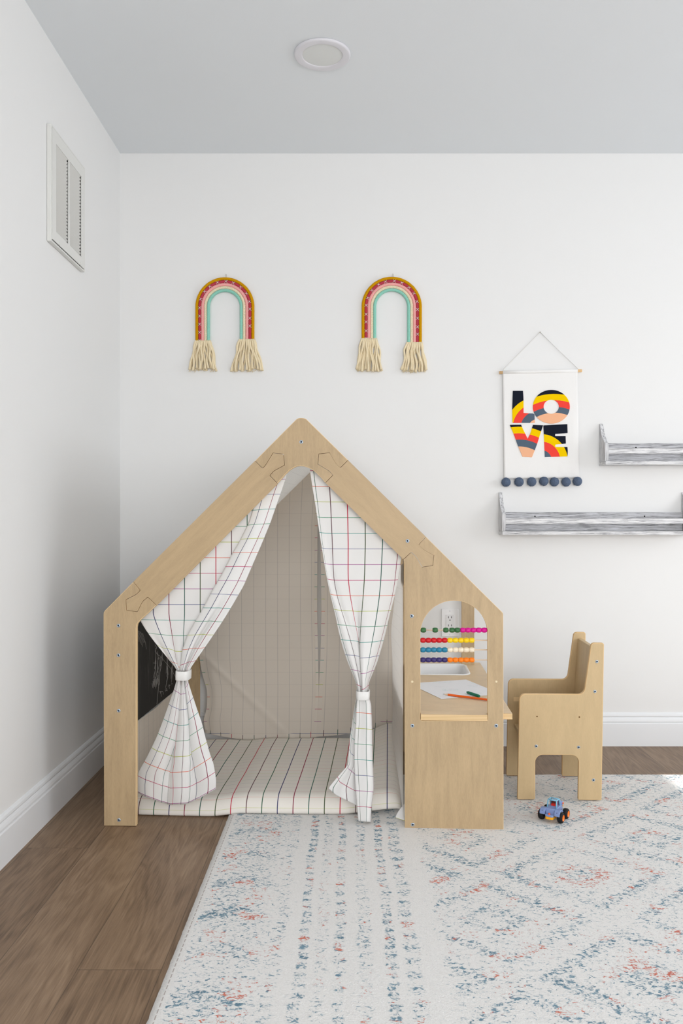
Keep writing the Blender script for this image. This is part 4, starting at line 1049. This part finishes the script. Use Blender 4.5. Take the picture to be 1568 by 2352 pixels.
    for i, (x, y) in enumerate(((1161.8, 1107.6), (1191.6, 1107), (1220.6, 1106.6), (1248.7, 1105.4), (1272.8, 1106.8), (1299.7, 1107), (1325.7, 1105.6))):
        bm = NB(); bmesh.ops.create_icosphere(bm, subdivisions=4, radius=1.0); c = WP(x, y, Y0-0.010)
        for v in bm.verts:
            d = v.co.normalized(); v.co = c+d*0.0185*(1+0.05*mnoise.noise(d*2.5+Vector((i*3, 0, 0)))+0.055*mnoise.noise(d*14+Vector((i*3, 0, 0))))
        rdm = random.Random(i)
        for q in range(170):
            d = Vector((rdm.gauss(0, 1), rdm.gauss(0, 1), rdm.gauss(0, 1))).normalized()
            add_tube(bm, [c+d*0.0175, c+d*rdm.uniform(0.0192, 0.0208)+Vector((rdm.gauss(0, .0006), 0, rdm.gauss(0, .0006)))], 0.00035, 3)
        obj('pompom', bm, pm, R, smooth=True)
banner()

# ------------------------------------------------------------------ whitewashed ledge shelves
def wash(nm='whitewashed wood', dk=0, up=False):
    m = M(nm); x, y, z = m.sep(m.coord())
    if up: x, z = z, x
    v = m.comb(m.mul(x, 7), m.mul(y, 110), m.mul(z, 150)); n = m.noise(v, 1.0, 5, 0.68, 1.4); n2 = m.noise(m.comb(m.mul(x, 14), m.mul(y, 260), m.mul(z, 380)), 1.0, 3, 0.7, 0.6)
    f = m.add(m.mul(n, 0.65), m.mul(n2, 0.35))
    col = m.ramp(f, [(0.34, s2l((88-dk//2, 88-dk//2, 91-dk//2))), (0.42, s2l((158-dk, 158-dk, 161-dk))), (0.49, s2l((216-dk*1.2, 216-dk*1.2, 218-dk*1.2))), (0.60, s2l((240-dk, 240-dk, 240-dk*0.8)))])
    m.base(col, 0.7, 0.2); m.bump(f, 0.3, 0.002); return m.mat
m_wash = wash(); m_wash2 = wash('darker whitewashed wood', 26); m_wash3 = wash('whitewashed end grain wood', 8, True)  # the second is a darker tone of the whitewash, for the back board
def ledge(label, x0, zb, W):
    R = thing('ledge_shelf', label, 'shelf', (x0, YB, zb), 0, 'whitewashed ledge shelves'); D = 0.083; T = 0.0145
    f = lambda x, y, z: Vector((x0+x, YB-y, zb+z))
    obj('bottom_board', box((0, 0.0005, 0), (W, D, 0.0145), f), m_wash, R, bevel=0.0012)
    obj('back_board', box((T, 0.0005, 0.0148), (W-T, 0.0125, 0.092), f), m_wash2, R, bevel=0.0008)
    sp = [(0.0005, 0.0148), (D-0.004, 0.0148), (D-0.004, 0.082), (D-0.010, 0.090), (0.055, 0.103), (0.030, 0.126), (0.016, 0.152), (0.006, 0.172), (0.0005, 0.174)]
    for x in (0.0, W-T): obj('side_bracket', prism([f(x, y, z) for y, z in sp], (T, 0, 0), (), 0), m_wash3, R, bevel=0.001)
    obj('front_rail', box((T, D-0.0165, 0.045), (W-T, D-0.0055, 0.066), f), m_wash, R, bevel=0.001)
    for x in (0.147, W-0.17):
        bm = NB(); add_lathe(bm, [(0.0008, 0), (0.0012, 0.0022), (0.0, 0.003)], f(x, 0.0125, 0.075), (0, -1, 0), 12); obj('screw', bm, m_dark, R)
ledge('whitewashed ledge shelf mounted below the lettered banner', 0.624, 0.8695, 0.767)
ledge('whitewashed ledge shelf mounted right of the lettered banner', 1.0385, 1.152, 0.767)

# ------------------------------------------------------------------ outlet, vent, ceiling light
def outlet():
    Yp = YB; c = WP(1032.5, 1430, Yp)
    R = thing('wall_outlet', 'white duplex wall outlet seen through the arched window', 'outlet', (c.x, Yp, c.z))
    f = lambda x, y, z: Vector((c.x+x, Yp-y, c.z+z))
    obj('cover_plate', prism([f(x, 0.0003, z) for x, z in roundpoly([(-.035, -.0575, .003), (.035, -.0575, .003), (.035, .0575, .003), (-.035, .0575, .003)], 3)], (0, -0.005, 0), (), 0), m_white, R, bevel=0.002)
    obj('receptacle', prism([f(x, 0.0053, z) for x, z in roundpoly([(-.0165, -.033, .001), (.0165, -.033, .001), (.0165, .033, .001), (-.0165, .033, .001)], 2)], (0, -0.0022, 0), (), 0), plain('outlet insert', (226, 226, 226), 0.35, 0.5), R, bevel=0.0008)
    bm = NB()
    for zz in (0.017, -0.017):
        for xx in (-0.0063, 0.0063): add_box(bm, (xx-0.0011, 0.0074, zz+0.002), (xx+0.0011, 0.0077, zz+0.0100), f)
        add_lathe(bm, [(0, 0.0), (0.0, 0.0025)], f(0, 0.0077, zz-0.006), (0, -1, 0), 12)
    obj('slots', bm, m_dark, R)
    for zz in (0.0485, -0.0485):
        bm = NB(); add_lathe(bm, [(0.0, 0.003), (0.0008, 0.002), (0.0008, 0)], f(0, 0.0053, zz), (0, -1, 0), 12); obj('plate_screw', bm, m_ring, R)
outlet()
def vent():
    y0, y1, z0, z1 = 2.575, 2.905, 1.80, 2.166; w = 0.0015
    R = thing('return_vent', 'white louvred air return vent on the left wall', 'vent', (XL, (y0+y1)/2, z0))
    f = lambda d, y, z: Vector((XL+d, y, z)); T = 0.015
    rect = lambda a, b, c, d, q: [f(q, a, c), f(q, b, c), f(q, b, d), f(q, a, d)]
    obj('frame', prism(rect(y0, y1, z0, z1, 0.0005), (T-0.001, 0, 0), [rect(y0+0.006, y1-0.006, z0+0.006, z1-0.006, 0.0005)], 0), m_vent, R, bevel=0.0015)
    ym = (y0+y1)/2; a0, a1 = y0+0.042, y1-0.038; za, zb = z0+0.042, z1-0.046
    obj('face_plate', prism(rect(y0+0.008, y1-0.008, z0+0.009, z1-0.007, T-0.003), (0.0032, 0, 0), [rect(a0, ym-0.006, za, zb, T-0.003), rect(ym+0.006, a1, za, zb, T-0.003)], 0), m_vent, R, bevel=0.0006)
    obj('duct_back', box((0.0002, y0+0.012, z0+0.012), (0.0012, y1-0.012, z1-0.012), f), m_dark, R)
    for A, B in ((a0, ym-0.006), (ym+0.006, a1)):
        bm = NB(); n = 25; p = (zb-za)/n
        for i in range(n):
            zc_ = za+p*(i+0.5)
            q = [f(T-0.0012, A+0.0004, zc_+p*0.50), f(T-0.0018, A+0.0004, zc_+p*0.56), f(0.004, A+0.0004, zc_-p*0.36), f(0.0046, A+0.0004, zc_-p*0.42)]
            prism(q, (0, B-A-0.0012-0.004, 0), (), 0, bm)
        obj('louvres', bm, m_vent, R)
    for yy in (y0+0.06, y1-0.06):
        obj('latch', box((T-0.001, yy, z0+0.0085), (T+0.003, yy+0.004, z0+0.018), f), m_vent, R)
vent()
def downlight():
    c = Vector(((740-CX)/709.5, 1900/709.5, HC_))
    R = thing('ceiling_light', 'round white recessed ceiling light, switched off', 'ceiling light', c)
    bm = NB(); add_lathe(bm, [(0.0, 0.086), (-0.0, 0.0905), (-0.003, 0.0915), (-0.0075, 0.0895), (-0.0085, 0.086), (-0.0075, 0.068), (-0.0068, 0.0655), (-0.0045, 0.0645)], c, (0, 0, 1), 72); obj('trim_ring', bm, m_ring, R, smooth=True)
    bm = NB(); add_lathe(bm, [(-0.0045, 0.0645), (-0.0052, 0.06), (-0.0056, 0.0)], c, (0, 0, 1), 72); obj('diffuser', bm, m_disc, R, smooth=True)
downlight()

# ------------------------------------------------------------------ light
def area(name, loc, rot, sx, sy, power, col):
    l = bpy.data.lights.new(name, 'AREA'); l.shape = 'RECTANGLE'; l.size = sx; l.size_y = sy; l.energy = power; l.color = col
    o = bpy.data.objects.new(name, l); o.location = loc; o.rotation_euler = rot; C.objects.link(o); return o
P_RIGHT, P_FRONT, P_SUN, EXPO = 57, 117, 4.0, 0.0
area('daylight_right', (XR+0.30, (WR[0][0]+WR[1][0])/2, (WR[0][1]+WR[1][1])/2+0.12), (0, PI/2-math.radians(18), 0), WR[1][1]-WR[0][1]+0.2, WR[1][0]-WR[0][0]+0.3, P_RIGHT, (0.97, 0.985, 1.0))
area('daylight_front', ((WF[0][0]+WF[1][0])/2, YF-0.30, (WF[0][1]+WF[1][1])/2+0.12), (PI/2-math.radians(14), 0, 0), WF[1][0]-WF[0][0]+0.3, WF[1][1]-WF[0][1]+0.2, P_FRONT, (1.0, 0.99, 0.98))
sl = bpy.data.lights.new('sun', 'SUN'); sl.energy = P_SUN; sl.angle = math.radians(0.6); sl.color = (1, 0.97, 0.92)
so2 = bpy.data.objects.new('sun', sl); C.objects.link(so2)
d = Vector((-2.345, 0.035, -2.07)); so2.rotation_euler = d.to_track_quat('-Z', 'Y').to_euler(); so2.location = (4, 1, 5)
w = bpy.data.worlds.new('World'); sc.world = w; w.use_nodes = True
w.node_tree.nodes['Background'].inputs[0].default_value = (0.75, 0.85, 1.0, 1); w.node_tree.nodes['Background'].inputs[1].default_value = 1.0
sc.view_settings.exposure = EXPO
